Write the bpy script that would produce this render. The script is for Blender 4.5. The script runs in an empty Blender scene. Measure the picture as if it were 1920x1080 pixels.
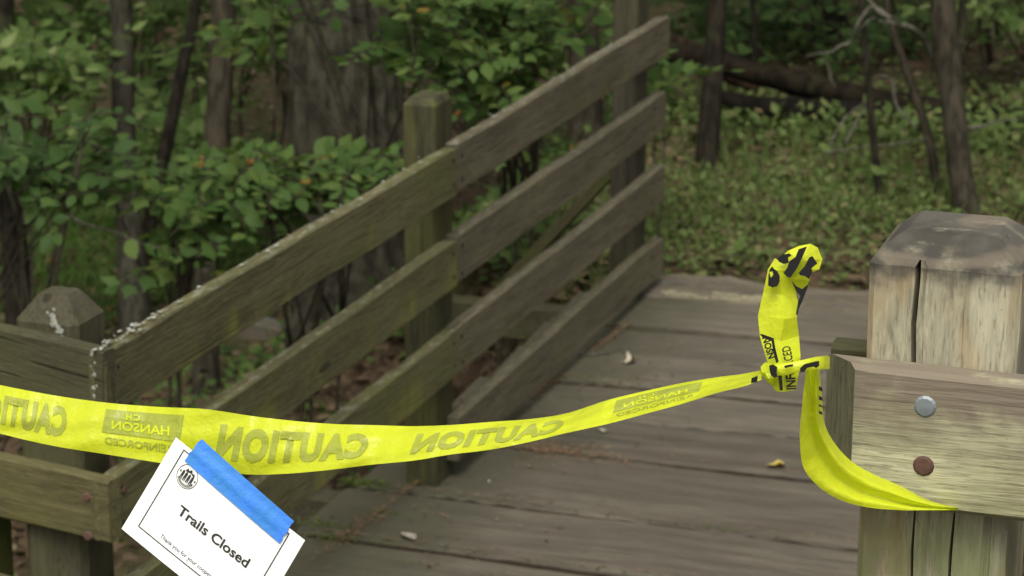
import bpy, bmesh, math, random
import numpy as np
from mathutils import Vector, Matrix

# ------------------------------------------------------------------ scene, camera, light
S = bpy.context.scene
COL = S.collection
rng = random.Random(7)
nrg = np.random.default_rng(11)

F = 5014.0                                   # focal length in photo pixels (1920 wide)
CAM = np.array([2.4412, -6.7308, 2.5835])
CR = np.array([0.94670722, 0.32207816, 0.00333245])
CU = np.array([-0.09037252, 0.25567937, 0.96252837])
CF = np.array([-0.30915733, 0.91153372, -0.27116052])

cd = bpy.data.cameras.new('camera'); cam = bpy.data.objects.new('camera', cd); COL.objects.link(cam)
cd.sensor_width = 36.0; cd.lens = F / 1920 * 36; cd.clip_start = 0.05; cd.clip_end = 800
cam.matrix_world = Matrix(((CR[0], CU[0], -CF[0], CAM[0]), (CR[1], CU[1], -CF[1], CAM[1]),
                           (CR[2], CU[2], -CF[2], CAM[2]), (0, 0, 0, 1)))
cd.dof.use_dof = True; cd.dof.focus_distance = 3.42; cd.dof.aperture_fstop = 10.5
S.camera = cam

SUN_EL, SUN_AZ = math.radians(58), math.radians(168)      # azimuth clockwise from +Y
w = bpy.data.worlds.new('World'); S.world = w; w.use_nodes = True
nt = w.node_tree; nt.nodes.clear()
sky = nt.nodes.new('ShaderNodeTexSky'); sky.sky_type = 'NISHITA'; sky.sun_disc = False
sky.sun_elevation = SUN_EL; sky.sun_rotation = SUN_AZ; sky.air_density = 1.0; sky.dust_density = 6.0; sky.ozone_density = 1.0
hs = nt.nodes.new('ShaderNodeHueSaturation'); hs.inputs['Saturation'].default_value = 0.0
bg = nt.nodes.new('ShaderNodeBackground'); bg.inputs['Strength'].default_value = 0.13
wo = nt.nodes.new('ShaderNodeOutputWorld')
tint = nt.nodes.new('ShaderNodeMix'); tint.data_type = 'RGBA'; tint.blend_type = 'MULTIPLY'; tint.inputs[0].default_value = 1.0; tint.inputs[7].default_value = (1.0, 1.0, .90, 1)   # overcast sky seen through a leafy wood
nt.links.new(sky.outputs[0], hs.inputs['Color']); nt.links.new(hs.outputs[0], tint.inputs[6]); nt.links.new(tint.outputs[2], bg.inputs['Color']); nt.links.new(bg.outputs[0], wo.inputs[0])
sl = bpy.data.lights.new('sun', 'SUN'); sl.energy = 1.5; sl.angle = math.radians(25); sl.color = (1, .94, .82)
sun = bpy.data.objects.new('sun', sl); COL.objects.link(sun)
sd = Vector((math.sin(SUN_AZ) * math.cos(SUN_EL), math.cos(SUN_AZ) * math.cos(SUN_EL), math.sin(SUN_EL)))
sun.rotation_euler = sd.to_track_quat('Z', 'Y').to_euler(); sun.location = (0, -10, 20)
S.view_settings.view_transform = 'Standard'; S.view_settings.look = 'None'
S.view_settings.exposure = 0.3; S.view_settings.gamma = 1.0; S.view_settings.use_curve_mapping = False

# ------------------------------------------------------------------ measuring helpers: a viewing direction of the photo plus a real distance or plane
def ray(u, v): return CF + CR * ((u - 960) / F) - CU * ((v - 540) / F)
def W(u, v, d): return CAM + d * ray(u, v)
def Wz(u, v, z):
    r = ray(u, v); return CAM + r * ((z - CAM[2]) / r[2])
def Wy(u, v, y):
    r = ray(u, v); return CAM + r * ((y - CAM[1]) / r[1])

# ------------------------------------------------------------------ object helpers
def tag(o, label=None, cat=None, group=None, kind=None):
    if label: o['label'] = label
    if cat: o['category'] = cat
    if group: o['group'] = group
    if kind: o['kind'] = kind
    return o
def link(name, me, mat=None, parent=None, smooth=False):
    if mat is not None and not me.materials: me.materials.append(mat)
    if smooth:
        me.polygons.foreach_set('use_smooth', [True] * len(me.polygons))
    o = bpy.data.objects.new(name, me); COL.objects.link(o)
    if parent: o.parent = parent
    return o
def pyd(name, verts, faces, mat=None, parent=None, smooth=False):
    me = bpy.data.meshes.new(name); me.from_pydata([tuple(map(float, v)) for v in verts], [], faces); me.update()
    return link(name, me, mat, parent, smooth)
def bmo(name, bm, mat=None, parent=None, smooth=False):
    bmesh.ops.recalc_face_normals(bm, faces=bm.faces)
    me = bpy.data.meshes.new(name); bm.to_mesh(me); bm.free()
    return link(name, me, mat, parent, smooth)
def empty(name, loc=(0, 0, 0)):
    o = bpy.data.objects.new(name, None); COL.objects.link(o); o.location = loc; o.empty_display_size = .1
    return o
def sstep(a, b, x):
    t = min(1, max(0, (x - a) / (b - a))); return t * t * (3 - 2 * t)

# ------------------------------------------------------------------ materials
class NB:
    def __init__(s, name):
        s.m = bpy.data.materials.new(name); s.m.use_nodes = True; s.t = s.m.node_tree; s.t.nodes.clear()
        s.out = s.t.nodes.new('ShaderNodeOutputMaterial')
    def n(s, typ, ins=None, **kw):
        x = s.t.nodes.new('ShaderNode' + typ)
        for k, v in kw.items(): setattr(x, k, v)
        for k, v in (ins or {}).items(): s.put(x.inputs[k], v)
        return x
    def put(s, sock, v):
        if isinstance(v, bpy.types.NodeSocket): s.t.links.new(v, sock)
        else:
            if hasattr(sock.default_value, '__len__') and len(sock.default_value) == 4 and len(v) == 3: v = (*v, 1)
            sock.default_value = v
    def noise(s, vec, scale, detail=3, rough=.55):
        return s.n('TexNoise', {'Vector': vec, 'Scale': scale, 'Detail': detail, 'Roughness': rough}).outputs['Fac']
    def mapv(s, vec, sc): return s.n('VectorMath', {0: vec, 1: sc}, operation='MULTIPLY').outputs[0]
    def ramp(s, fac, a, b):
        x = s.n('MapRange', {'Value': fac, 'From Min': a, 'From Max': b}); x.interpolation_type = 'SMOOTHSTEP'; return x.outputs[0]
    def mul(s, a, b): return s.n('Math', {0: a, 1: b}, operation='MULTIPLY').outputs[0]
    def mix(s, fac, a, b, blend='MIX'):
        x = s.n('Mix', data_type='RGBA', blend_type=blend); s.put(x.inputs[0], fac); s.put(x.inputs[6], a); s.put(x.inputs[7], b); return x.outputs[2]
    def finish(s, col, rough=.8, bump=None, bstr=.3, bdist=.01, spec=.3, trans=0, tcol=None):
        p = s.n('BsdfPrincipled', {'Base Color': col, 'Roughness': rough, 'Specular IOR Level': spec})
        if bump is not None:
            b = s.n('Bump', {'Height': bump, 'Strength': bstr, 'Distance': bdist}); s.t.links.new(b.outputs[0], p.inputs['Normal'])
        o = p.outputs[0]
        if trans:
            tr = s.n('BsdfTranslucent', {'Color': tcol if tcol is not None else col})
            mx = s.n('MixShader', {0: trans, 1: o, 2: tr.outputs[0]}); o = mx.outputs[0]
        s.t.links.new(o, s.out.inputs[0]); return s.m

def wood(name, light, dark, axis='X', moss=.0, mosscol=(.075, .08, .018), streak=0., streakcol=(.16, .15, .045), lichen=0., grey=0., greycol=(.1, .1, .1), orange=0., orangecol=(.33, .2, .09), fine=1., rough=.85, topgrey=None, crack=.6, stain=False, warp=.03, knots=.7, fibre=.5, mosslow=0.):
    b = NB(name); tc = b.n('TexCoord'); oi = b.n('ObjectInfo')
    off = b.n('VectorMath', {0: oi.outputs['Random'], 1: (37., 53., 71.)}, operation='MULTIPLY').outputs[0]
    v = b.n('VectorMath', {0: tc.outputs['Object'], 1: off}, operation='ADD').outputs[0]
    L = lambda a, c: (a, c, c) if axis == 'X' else (c, c, a)
    wv = b.n('TexNoise', {'Vector': b.mapv(v, L(1.5, 4)), 'Scale': 1., 'Detail': 2.}).outputs['Color']
    vw = b.n('VectorMath', {0: v, 1: b.n('VectorMath', {0: wv, 'Scale': warp}, operation='SCALE').outputs[0]}, operation='ADD').outputs[0]
    g1 = b.noise(b.mapv(vw, L(2.4, 26)), 1., 4)
    g2 = b.noise(b.mapv(vw, L(10, 150)), 1., 3)
    g3 = b.noise(b.mapv(v, L(2.0, 6)), 1., 3)
    col = b.mix(b.ramp(g1, .3, .7), dark, light)
    col = b.mix(b.mul(b.ramp(g2, .35, .7), .45 * fine), col, tuple(c * 1.45 for c in light))
    col = b.mix(b.mul(b.ramp(g3, .42, .62), .45), col, tuple((a + c) / 2 * .8 for a, c in zip(light, dark)))
    g4 = b.noise(b.mapv(vw, L(34, 260)), 1., 2)
    col = b.mix(b.mul(b.ramp(g4, .56, .68), fibre), col, tuple(c * .55 for c in dark))
    col = b.mix(b.mul(b.ramp(g4, .46, .34), fibre * .6), col, tuple(c * 1.35 for c in light))
    if orange: col = b.mix(b.mul(b.ramp(b.noise(b.mapv(v, L(5, 15)), 1., 2), .45, .62), orange), col, orangecol)
    if grey: col = b.mix(b.mul(b.ramp(b.noise(b.mapv(v, L(6, 9)), 1., 3), .48, .66), grey), col, greycol)
    if streak:
        if axis == 'X': sv = b.mapv(v, (6.5, 6.5, 1.2))
        else: sv = b.mapv(v, (22, 22, 1.2))
        low = 1.
        if axis == 'X':
            zl = b.n('Math', {0: b.n('SeparateXYZ', {0: tc.outputs['Object']}).outputs[2], 1: b.mul(b.noise(b.mapv(v, (12, 12, 2)), 1., 2), .12)}, operation='ADD').outputs[0]
            low = b.ramp(zl, .03, -.035)
        col = b.mix(b.mul(b.mul(b.mul(b.ramp(b.noise(sv, 1., 2), .46, .66), b.ramp(b.noise(v, 1.6, 2), .36, .62)), low), streak), col, streakcol)
    if moss:
        col = b.mix(b.mul(b.ramp(b.noise(v, 2.3, 4), .45, .65), moss), col, mosscol)
    # dark checks along the grain
    ck = b.ramp(b.noise(b.mapv(vw, L(1.0, 60)), 1., 2), .66, .72)
    col = b.mix(b.mul(ck, crack), col, tuple(c * .35 for c in dark))
    if knots:
        kd = b.n('TexVoronoi', {'Vector': b.mapv(v, L(1.7, 6.5)), 'Scale': 1., 'Randomness': 1.}).outputs['Distance']
        kr = b.n('Math', {0: b.mul(kd, 55.)}, operation='SINE').outputs[0]
        col = b.mix(b.mul(b.mul(b.ramp(kd, .26, .1), b.ramp(kr, -.2, .8)), knots * .55), col, tuple(c * .7 for c in dark))
        col = b.mix(b.mul(b.ramp(kd, .085, .05), knots), col, tuple(c * .4 for c in dark))
    # little pits and specks
    sp = b.ramp(b.noise(v, 90., 2), .66, .74)
    col = b.mix(b.mul(sp, .35), col, tuple(c * .4 for c in dark))
    if topgrey:
        z0, z1, tcx = topgrey
        zz = b.n('SeparateXYZ', {0: tc.outputs['Object']}).outputs[2]
        nz = b.n('Math', {0: zz, 1: b.mul(b.noise(v, 22., 4), .10)}, operation='ADD').outputs[0]
        if axis == 'Z':
            wvv = b.n('TexWave', {'Vector': b.mapv(v, (10, 10, 16)), 'Scale': .55, 'Distortion': 9., 'Detail': 3., 'Detail Scale': .8}, wave_type='RINGS').outputs['Fac']
            tcx = b.mix(b.mul(b.ramp(wvv, .6, 1.), .4), b.mix(b.ramp(b.noise(v, 9., 4), .42, .62), tcx, tuple(c * 1.7 for c in tcx)), (.23, .185, .14))
        col = b.mix(b.mul(b.ramp(nz, z0, z1), b.ramp(b.noise(b.mapv(v, (14, 30, 14)), 1., 4), .2, .46)), col, tcx)
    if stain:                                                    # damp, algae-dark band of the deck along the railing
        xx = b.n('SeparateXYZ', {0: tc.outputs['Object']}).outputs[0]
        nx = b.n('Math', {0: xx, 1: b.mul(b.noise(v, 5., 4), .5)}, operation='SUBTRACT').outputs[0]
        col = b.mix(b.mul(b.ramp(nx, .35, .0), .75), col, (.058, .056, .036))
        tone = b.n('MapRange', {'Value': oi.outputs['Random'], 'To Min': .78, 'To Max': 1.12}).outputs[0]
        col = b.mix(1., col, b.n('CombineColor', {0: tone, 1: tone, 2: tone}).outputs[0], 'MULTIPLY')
    if mosslow:                                                  # algae on the lower part of the post
        zz = b.n('SeparateXYZ', {0: tc.outputs['Object']}).outputs[2]
        col = b.mix(b.mul(b.mul(b.ramp(b.n('Math', {0: zz, 1: b.mul(b.noise(v, 12., 3), .12)}, operation='ADD').outputs[0], 1.47, 1.38), b.ramp(b.noise(b.mapv(v, (16, 16, 4)), 1., 3), .38, .6)), mosslow), col, (.19, .215, .095))
    if lichen:
        nz = b.n('SeparateXYZ', {0: b.n('NewGeometry').outputs['Normal']}).outputs[2]
        m = b.mul(b.ramp(nz, .5, .9), b.ramp(b.noise(b.mapv(v, (22, 60, 60) if axis == 'X' else (25, 25, 25)), 1., 4), .53, .62))
        col = b.mix(b.mul(m, lichen), col, (.42, .42, .37))
    bh = b.n('Math', {0: g1, 1: b.mul(g2, .7)}, operation='ADD').outputs[0]
    bh = b.n('Math', {0: bh, 1: b.mul(ck, 1.2)}, operation='SUBTRACT').outputs[0]
    return b.finish(col, rough, bh, .55, .006, .25)

M_rail = wood('rail_wood', (.118, .109, .055), (.062, .056, .028), 'X', moss=.5, mosscol=(.095, .1, .03), streak=1., streakcol=(.165, .165, .04), lichen=.2)
M_rail2 = wood('rail_wood_plain', (0.1209, 0.1053, 0.0718), (0.0702, 0.0601, 0.0406), 'X', moss=.18, streak=.15, lichen=.12)
M_railtop = wood('rail_wood_lichened', (0.1178, 0.1026, 0.0699), (0.0646, 0.0547, 0.0380), 'X', moss=.2, streak=.2, lichen=.2)
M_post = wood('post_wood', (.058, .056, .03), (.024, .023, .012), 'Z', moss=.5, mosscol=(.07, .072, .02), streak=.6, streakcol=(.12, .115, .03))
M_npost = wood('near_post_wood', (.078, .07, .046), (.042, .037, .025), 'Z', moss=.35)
M_deck = wood('deck_wood', (.130, .112, .090), (.07, .060, .048), 'X', grey=.4, greycol=(.085, .077, .066), warp=.012, knots=.45, fibre=.22, crack=.35, fine=.8, stain=True)
M_sill = wood('sill_wood', (.155, .13, .098), (.06, .05, .038), 'X', grey=.5)
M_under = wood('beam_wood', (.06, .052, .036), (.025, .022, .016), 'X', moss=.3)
M_wing = wood('wing_wood', (0.1189, 0.1066, 0.0508), (0.0656, 0.0590, 0.0271), 'X', moss=.4, mosscol=(.13, .125, .03))
M_wingup = wood('wing_upper_wood', (.074, .066, .043), (.042, .037, .025), 'X', moss=.3)
M_mossy = wood('mossy_wood', (.075, .085, .02), (.045, .05, .012), 'Z', moss=.7, mosscol=(.09, .12, .015))
M_gpost = wood('gate_post_wood', (.425, .395, .30), (.235, .215, .16), 'Z', orange=.5, orangecol=(.35, .24, .12), grey=.75, greycol=(.21, .195, .165), topgrey=(1.717, 1.768, (.055, .05, .044)), crack=.45, moss=.0, mosslow=.75)
M_gboard = wood('gate_board_wood', (.44, .42, .29), (.23, .215, .14), 'X', moss=.65, mosscol=(.29, .30, .14), grey=.5, greycol=(.2, .175, .13), crack=.45, topgrey=(-.045, .02, (.2, .165, .13)))
M_gend = wood('gate_board_end_grain', (.155, .145, .095), (.075, .07, .046), 'Z', moss=.6, mosscol=(.12, .125, .045), crack=.2)

def flat(name, col, rough=.6, metal=0, var=.25, scale=30., spec=.4):
    b = NB(name); v = b.n('TexCoord').outputs['Object']
    c = b.mix(b.mul(b.ramp(b.noise(v, scale, 4), .35, .7), var), col, tuple(x * .45 for x in col))
    m = b.finish(c, rough, b.noise(v, scale * 3, 2), .15, .002, spec)
    for n in m.node_tree.nodes:
        if n.type == 'BSDF_PRINCIPLED': n.inputs['Metallic'].default_value = metal
    return m
M_nail = flat('nail_iron', (.018, .014, .012), .7)
M_zinc = flat('zinc_bolt', (.26, .29, .33), .5, .4, .3, 60)
M_rust = flat('rusty_bolt', (.11, .055, .045), .8, .0, .5, 120)
M_lichen = flat('lichen_crust', (.36, .37, .33), .95, 0, .5, 120)
M_paper = flat('paper', (.86, .86, .87), .7, 0, .03, 40)
M_ink = flat('ink', (.02, .02, .022), .6, 0, 0)
M_inkblue = flat('blue_ink', (.06, .06, .12), .6, 0, 0)
M_greyink = flat('grey_ink', (.22, .22, .21), .6, 0, 0)
M_tapeink = flat('tape_black_print', (.007, .006, .007), .55, 0, 0, spec=.2)

def tape_mat(name, col, tr=.35, rough=.32, weave=0.12):
    b = NB(name); v = b.n('TexCoord').outputs['Object']
    n1 = b.noise(v, 35., 4); n2 = b.noise(b.mapv(v, (190, 190, 420)), 1., 2); n4 = b.noise(v, 110., 3)
    c = b.mix(b.mul(b.ramp(n1, .4, .7), .25), col, (col[0] * .92, col[1] * .88, col[2] * 2 + .01))
    c = b.mix(b.mul(b.ramp(n2, .5, .75), weave), c, tuple(min(.95, x + .15) for x in col))
    return b.finish(c, rough, b.n('Math', {0: n1, 1: b.mul(n4, .45)}, operation='ADD').outputs[0], .55, .005, .45, tr, c)
M_tape = tape_mat('caution_film', (.79, .87, .035), .42)
M_tapeprint = tape_mat('caution_show_through_print', (.36, .40, .045), .2, .4, .3)
M_blue = tape_mat('blue_paper_tape', (.04, .22, .66), 0., .6, .1)

def bark(name, a, c, sc=1.):
    b = NB(name); v = b.n('TexCoord').outputs['Object']
    n1 = b.noise(b.mapv(v, (30 * sc, 30 * sc, 7 * sc)), 1., 5, .65); n2 = b.noise(v, 3., 3)
    col = b.mix(b.ramp(n1, .38, .62), c, a); col = b.mix(b.mul(b.ramp(n2, .4, .65), .45), col, tuple((x + y) * .42 for x, y in zip(a, c)))
    col = b.mix(b.mul(b.ramp(b.noise(v, 6., 4), .56, .7), .35), col, (.075, .085, .04))
    return b.finish(col, .95, n1, .9, .02, .1)
M_bark = bark('brown_bark', (.062, .052, .038), (.022, .019, .014))
M_barkg = bark('grey_bark', (.06, .056, .043), (.024, .022, .017))
M_barkd = bark('dark_bark', (.03, .025, .019), (.011, .0095, .0075))
M_barkold = bark('old_rough_bark', (.05, .045, .034), (.017, .0155, .012), .7)
M_dead = bark('dead_grey_wood', (.17, .16, .135), (.075, .067, .055), 2)
M_twig = bark('twig_bark', (.09, .078, .058), (.04, .033, .025), 3)

def leaf_mat(name, cols, tr=.35):
    """cols: list of (position, colour): each leaf picks its own from a per-leaf value."""
    b = NB(name)
    at = b.n('Attribute', attribute_name='leafvar'); oi = b.n('ObjectInfo')
    f = b.n('Math', {0: at.outputs['Fac'], 1: oi.outputs['Random']}, operation='ADD').outputs[0]
    f = b.n('Math', {0: f}, operation='FRACT').outputs[0]
    r = b.n('ValToRGB', {0: f}); cr = r.color_ramp
    while len(cr.elements) < len(cols): cr.elements.new(.5)
    for e, (p, c) in zip(cr.elements, cols): e.position = p; e.color = (*c, 1)
    v = b.n('TexCoord').outputs['Object']
    col = b.mix(b.mul(b.ramp(b.noise(v, 60., 2), .4, .7), .25), r.outputs[0], (.04, .06, .02))
    return b.finish(col, .62, None, spec=.2, trans=tr, tcol=b.mix(.5, col, (.13, .2, .03), 'MIX'))
G0 = [(0, (.038, .075, .018)), (.35, (.057, .108, .026)), (.7, (.077, .128, .031)), (.97, (.11, .155, .038)), (.985, (.24, .18, .03)), (1., (.28, .11, .03))]
M_leaf = leaf_mat('green_leaf', G0)
M_leaf_small = leaf_mat('backlit_pale_leaf', [(0, (.068, .122, .03)), (.5, (.125, .2, .058)), (.9, (.205, .285, .097)), (1., (.31, .36, .155))], .5)  # paleness raised so the leaf colour itself carries the back-lit look
M_leaf_dark = leaf_mat('deep_green_leaf', [(0, (.028, .06, .017)), (.6, (.045, .088, .024)), (1., (.075, .125, .032))])
M_weed = leaf_mat('weed_leaf', [(0, (.075, .12, .032)), (.5, (.118, .17, .05)), (.85, (.165, .21, .072)), (.95, (.19, .19, .08)), (1., (.2, .15, .07))], .3)
M_grass = leaf_mat('grass_blade', [(0, (.07, .15, .025)), (1., (.13, .23, .05))], .3)
M_litter = leaf_mat('dead_leaf', [(0, (.04, .025, .016)), (.4, (.08, .05, .03)), (.75, (.12, .08, .05)), (1., (.2, .15, .1))], .1)
M_needle = leaf_mat('brown_needle', [(0, (.11, .055, .03)), (.6, (.2, .105, .06)), (1., (.3, .19, .12))], 0)
M_moss = leaf_mat('moss_tuft', [(0, (.04, .06, .012)), (1., (.09, .12, .02))], 0)

def ground_mat():
    b = NB('forest_floor'); v = b.n('NewGeometry').outputs['Position']
    n1 = b.noise(v, .8, 5); n2 = b.noise(v, 9., 5); n3 = b.noise(v, 45., 4)
    c = b.mix(b.ramp(n2, .35, .65), (.04, .028, .02), (.1, .066, .045))
    c = b.mix(b.mul(b.ramp(n3, .5, .68), .7), c, (.17, .115, .08))
    c = b.mix(b.mul(b.ramp(n1, .42, .6), .6), c, (.05, .075, .025))
    return b.finish(c, 1., b.n('Math', {0: n2, 1: n3}, operation='ADD').outputs[0], .8, .04, .05)
M_ground = ground_mat()

# ------------------------------------------------------------------ terrain
def G(x, y):
    bank = sstep(2.0, 2.7, y)                                   # far end bank
    left = sstep(-.7, -2.3, x)
    far = -.06 + .10 * sstep(3, 8, y) + .05 * max(0, y - 7)
    z = -.75 * (1 - bank) + far * bank                           # gully under the bridge
    lowl = -.95 + .45 * sstep(5.5, 13, y) + .05 * max(0, y - 9)
    z = z * (1 - left) + min(lowl, 9) * left
    near = sstep(-1.9, -3.6, y) * sstep(-.9, .2, x)
    top = .72 + .12 * sstep(-3.6, -6, y)
    z = z * (1 - near) + top * near
    z += .05 * math.sin(x * 1.7 + y * .9) * math.sin(y * 1.3 - x * .6) * (1 - .8 * near)
    return z
xs = np.concatenate([[-400, -200, -100, -60, -35, -22], np.arange(-14, 7.01, .2), [9, 14, 22, 40, 80, 200, 400]])
ys = np.concatenate([[-400, -150, -60, -25, -14], np.arange(-8.6, 20.01, .2), [23, 28, 36, 50, 80, 150, 400]])
gv = []; gf = []
for j, y in enumerate(ys):
    for i, x in enumerate(xs):
        gv.append((x, y, G(max(-30, min(30, x)), max(-30, min(45, y))) + nrg.normal() * .012))
nx = len(xs)
for j in range(len(ys) - 1):
    for i in range(nx - 1):
        a = j * nx + i; gf.append((a, a + 1, a + nx + 1, a + nx))
tag(pyd('ground', gv, gf, M_ground, smooth=True), kind='structure')
def Wg(u, v):                                                    # where a viewing ray meets the terrain
    r = ray(u, v); t = 4.0
    while t < 60:
        p = CAM + r * t
        if p[2] < G(p[0], p[1]): return p
        t += .04
    return CAM + r * 60

# ------------------------------------------------------------------ timber shapes
def board_bm(L, T, H, seg=12, cham=.006, wob=.002, seed=0, mitre=0., endr=0.):
    """Board along local X from 0 to L, thickness T in Y (0..-T), height H in Z (0..-H)."""
    r = random.Random(seed); bm = bmesh.new(); rings = []
    prof = [(-cham, 0, 1), (-T + cham, 0, 1), (-T, -cham, 0), (-T, -H + cham, 0), (-T + cham, -H, 2), (-cham, -H, 2), (0, -H + cham, 0), (0, -cham, 0)]
    ph = [r.uniform(0, 6) for _ in range(4)]
    for i in range(seg + 1):
        x = L * i / seg; ring = []
        dz = wob * 1.6 * math.sin(x * 3.1 + ph[0]) + wob * math.sin(x * 9 + ph[1]); dy = wob * math.sin(x * 2.3 + ph[2])
        for (y, z, top) in prof:
            xx = x
            if i == 0 and mitre: xx = x + (-y if mitre > 0 else (T + y)) * 0 + (mitre * (T + y) / T if False else mitre * (1 + y / T) * 0)
            zz = z + dz + (r.uniform(-1, 1) * wob * .8 if top == 1 else 0) + (r.uniform(-1, 1) * wob * .4 if top == 2 else 0)
            if endr and i in (0, seg) and top: zz += (-endr if top == 1 else endr)
            ring.append(bm.verts.new((xx, y + dy, zz)))
        rings.append(ring)
    for a, c in zip(rings, rings[1:]):
        for k in range(8): bm.faces.new((a[k], a[(k + 1) % 8], c[(k + 1) % 8], c[k]))
    bm.faces.new(rings[0]); bm.faces.new(rings[-1][::-1])
    return bm
def box_bm(x0, x1, y0, y1, z0, z1, bm=None, jit=0, bev=0.):
    bm = bm or bmesh.new()
    vs = [bm.verts.new((x, y, z)) for x in (x0, x1) for y in (y0, y1) for z in (z0, z1)]
    for f in ((0, 1, 3, 2), (4, 6, 7, 5), (0, 4, 5, 1), (2, 3, 7, 6), (0, 2, 6, 4), (1, 5, 7, 3)): bm.faces.new([vs[i] for i in f])
    if bev: bmesh.ops.bevel(bm, geom=bm.edges[:], offset=bev, segments=1, affect='EDGES')
    return bm
def post_bm(wx, wy, zb, zt, cap, capin=.4, cham=.006, notches=(), seed=0, zstep=.12, cap2=None):
    """Post centred on the origin in plan. notches: (x, halfwidth, depth, z_lo, z_hi) splits in the -Y face."""
    r = random.Random(seed); bm = bmesh.new()
    hx, hy = wx / 2, wy / 2
    zs_ = list(np.arange(zb, zt - cap, zstep)) + [zt - cap]
    for n in notches: zs_ += [n[3], n[4]]
    zs_ = sorted(set(round(float(z), 4) for z in zs_ if zb <= z <= zt - cap)); rings = []
    def ring(z, sx, sy, ndepth):
        pts = [(-hx + cham, -hy)]
        for (x, hw, d, lo, hi) in sorted(notches):
            dd = d * ndepth * (1 if lo <= z <= hi else 0)
            jx = x + .0018 * math.sin(z * 23 + x * 40) + .001 * math.sin(z * 61)
            h = hw if dd > 0 else hw * .3
            pts += [(jx - h, -hy), (jx, -hy + dd), (jx + h, -hy)]
        pts += [(hx - cham, -hy), (hx, -hy + cham), (hx, hy - cham), (hx - cham, hy), (-hx + cham, hy), (-hx, hy - cham), (-hx, -hy + cham)]
        return [bm.verts.new((x * sx + r.uniform(-1, 1) * .0008, y * sy, z)) for x, y in pts]
    for z in zs_: rings.append(ring(z, 1, 1, 1))
    if cap > 0:
        for k, (t, s) in enumerate(cap2 or [(.5, .5), (1., 1.)]):
            q = 1 - capin * s
            rings.append(ring(zt - cap + cap * t, q, q, max(0, .8 - t)))
    for a, c in zip(rings, rings[1:]):
        n = len(a)
        for k in range(n): bm.faces.new((a[k], a[(k + 1) % n], c[(k + 1) % n], c[k]))
    bm.faces.new(rings[0]); bm.faces.new(rings[-1])
    return bm
def disc_bm(rad, h, n=10, dome=.5):
    bm = bmesh.new()
    r0 = [bm.verts.new((rad * math.cos(2 * math.pi * k / n), rad * math.sin(2 * math.pi * k / n), 0)) for k in range(n)]
    r1 = [bm.verts.new((rad * .72 * math.cos(2 * math.pi * k / n), rad * .72 * math.sin(2 * math.pi * k / n), h * .8)) for k in range(n)]
    c = bm.verts.new((0, 0, h))
    for k in range(n):
        bm.faces.new((r0[k], r0[(k + 1) % n], r1[(k + 1) % n], r1[k])); bm.faces.new((r1[k], r1[(k + 1) % n], c))
    return bm
def me_of(bm, name):
    bmesh.ops.recalc_face_normals(bm, faces=bm.faces); me = bpy.data.meshes.new(name); bm.to_mesh(me); bm.free(); return me

def tube_bm(pts, rads, n=9, bm=None, rough=0., seed=0, sub=4, flute=0.):
    """Tapered tube through the points (Catmull-Rom)."""
    r = random.Random(seed); bm = bm or bmesh.new()
    P = [Vector(map(float, p)) for p in pts]; Q = []; R_ = []
    ext = [P[0] * 2 - P[1]] + P + [P[-1] * 2 - P[-2]]
    for i in range(len(P) - 1):
        a, b_, c, d = ext[i:i + 4]
        for k in range(sub):
            t = k / sub
            Q.append(.5 * ((2 * b_) + (c - a) * t + (2 * a - 5 * b_ + 4 * c - d) * t * t + (3 * b_ - a - 3 * c + d) * t ** 3)); R_.append(rads[i] * (1 - t) + rads[i + 1] * t)
    Q.append(P[-1]); R_.append(rads[-1]); rings = []
    ref = Vector((.31, .17, .94)) if abs((P[-1] - P[0]).normalized().z) < .9 else Vector((1, .1, 0))
    lob = [r.uniform(.85, 1.15) for _ in range(n)]; fl_ = [1 + flute * (1 if k % 2 else -1) * r.uniform(.5, 1.2) for k in range(n)]
    for i, q in enumerate(Q):
        t = (Q[min(i + 1, len(Q) - 1)] - Q[max(i - 1, 0)]).normalized()
        s = t.cross(ref).normalized(); u = s.cross(t); ring = []
        for k in range(n):
            a = 2 * math.pi * k / n; rr = R_[i] * fl_[k] * (1 + (lob[k] - 1) * min(1, rough * 4) + r.uniform(-1, 1) * rough)
            ring.append(bm.verts.new(q + (s * math.cos(a) + u * math.sin(a)) * rr))
        rings.append(ring)
    for a, c in zip(rings, rings[1:]):
        for k in range(n): bm.faces.new((a[k], a[(k + 1) % n], c[(k + 1) % n], c[k]))
    bm.faces.new(rings[0][::-1]); bm.faces.new(rings[-1])
    return bm

# ------------------------------------------------------------------ bridge deck
deck = tag(empty('bridge_deck', (.6, 0, 0)), 'weathered brown wooden footbridge deck of wide crosswise planks', 'bridge deck')
def place(o, parent, loc, rz=0, rx=0, ry=0):
    o.parent = parent; o.location = Vector(loc) - (parent.location if parent else Vector((0, 0, 0))); o.rotation_euler = (rx, ry, rz); return o
JY = [2.02, 1.655, 1.346, 1.0, .672, .328, -.157, -.546, -.93, -1.30, -1.67, -2.02, -2.36]
JS = [.07, .06, .045, .05, .03, .0, -.012, -.015, 0, 0, 0, 0, 0]
for i in range(len(JY) - 1):
    y1, y0 = JY[i], JY[i + 1]; wdt = y1 - y0; g = [.022, .027, .027, .027, .024, .03, .03, .03, .03, .03, .03, .03][i]
    ang = math.atan((JS[i] + JS[i + 1]) / 2)
    xl = -.26 + [.01, .0, .012, -.01, .02, .0, -.012, -.0, .01, 0, .01, 0][i]
    bm = board_bm(1.85, wdt - g, .055, 26, .009, .0013, 100 + i)
    o = bmo('plank', bm, M_deck)
    dzp = [0.012, 0, .004, -.002, .003, -.001, .004, 0, .002, 0, 0, 0][i]
    place(o, deck, (xl, y1 - g / 2 - (.6 - xl) * math.tan(ang), dzp), ang)
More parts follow.
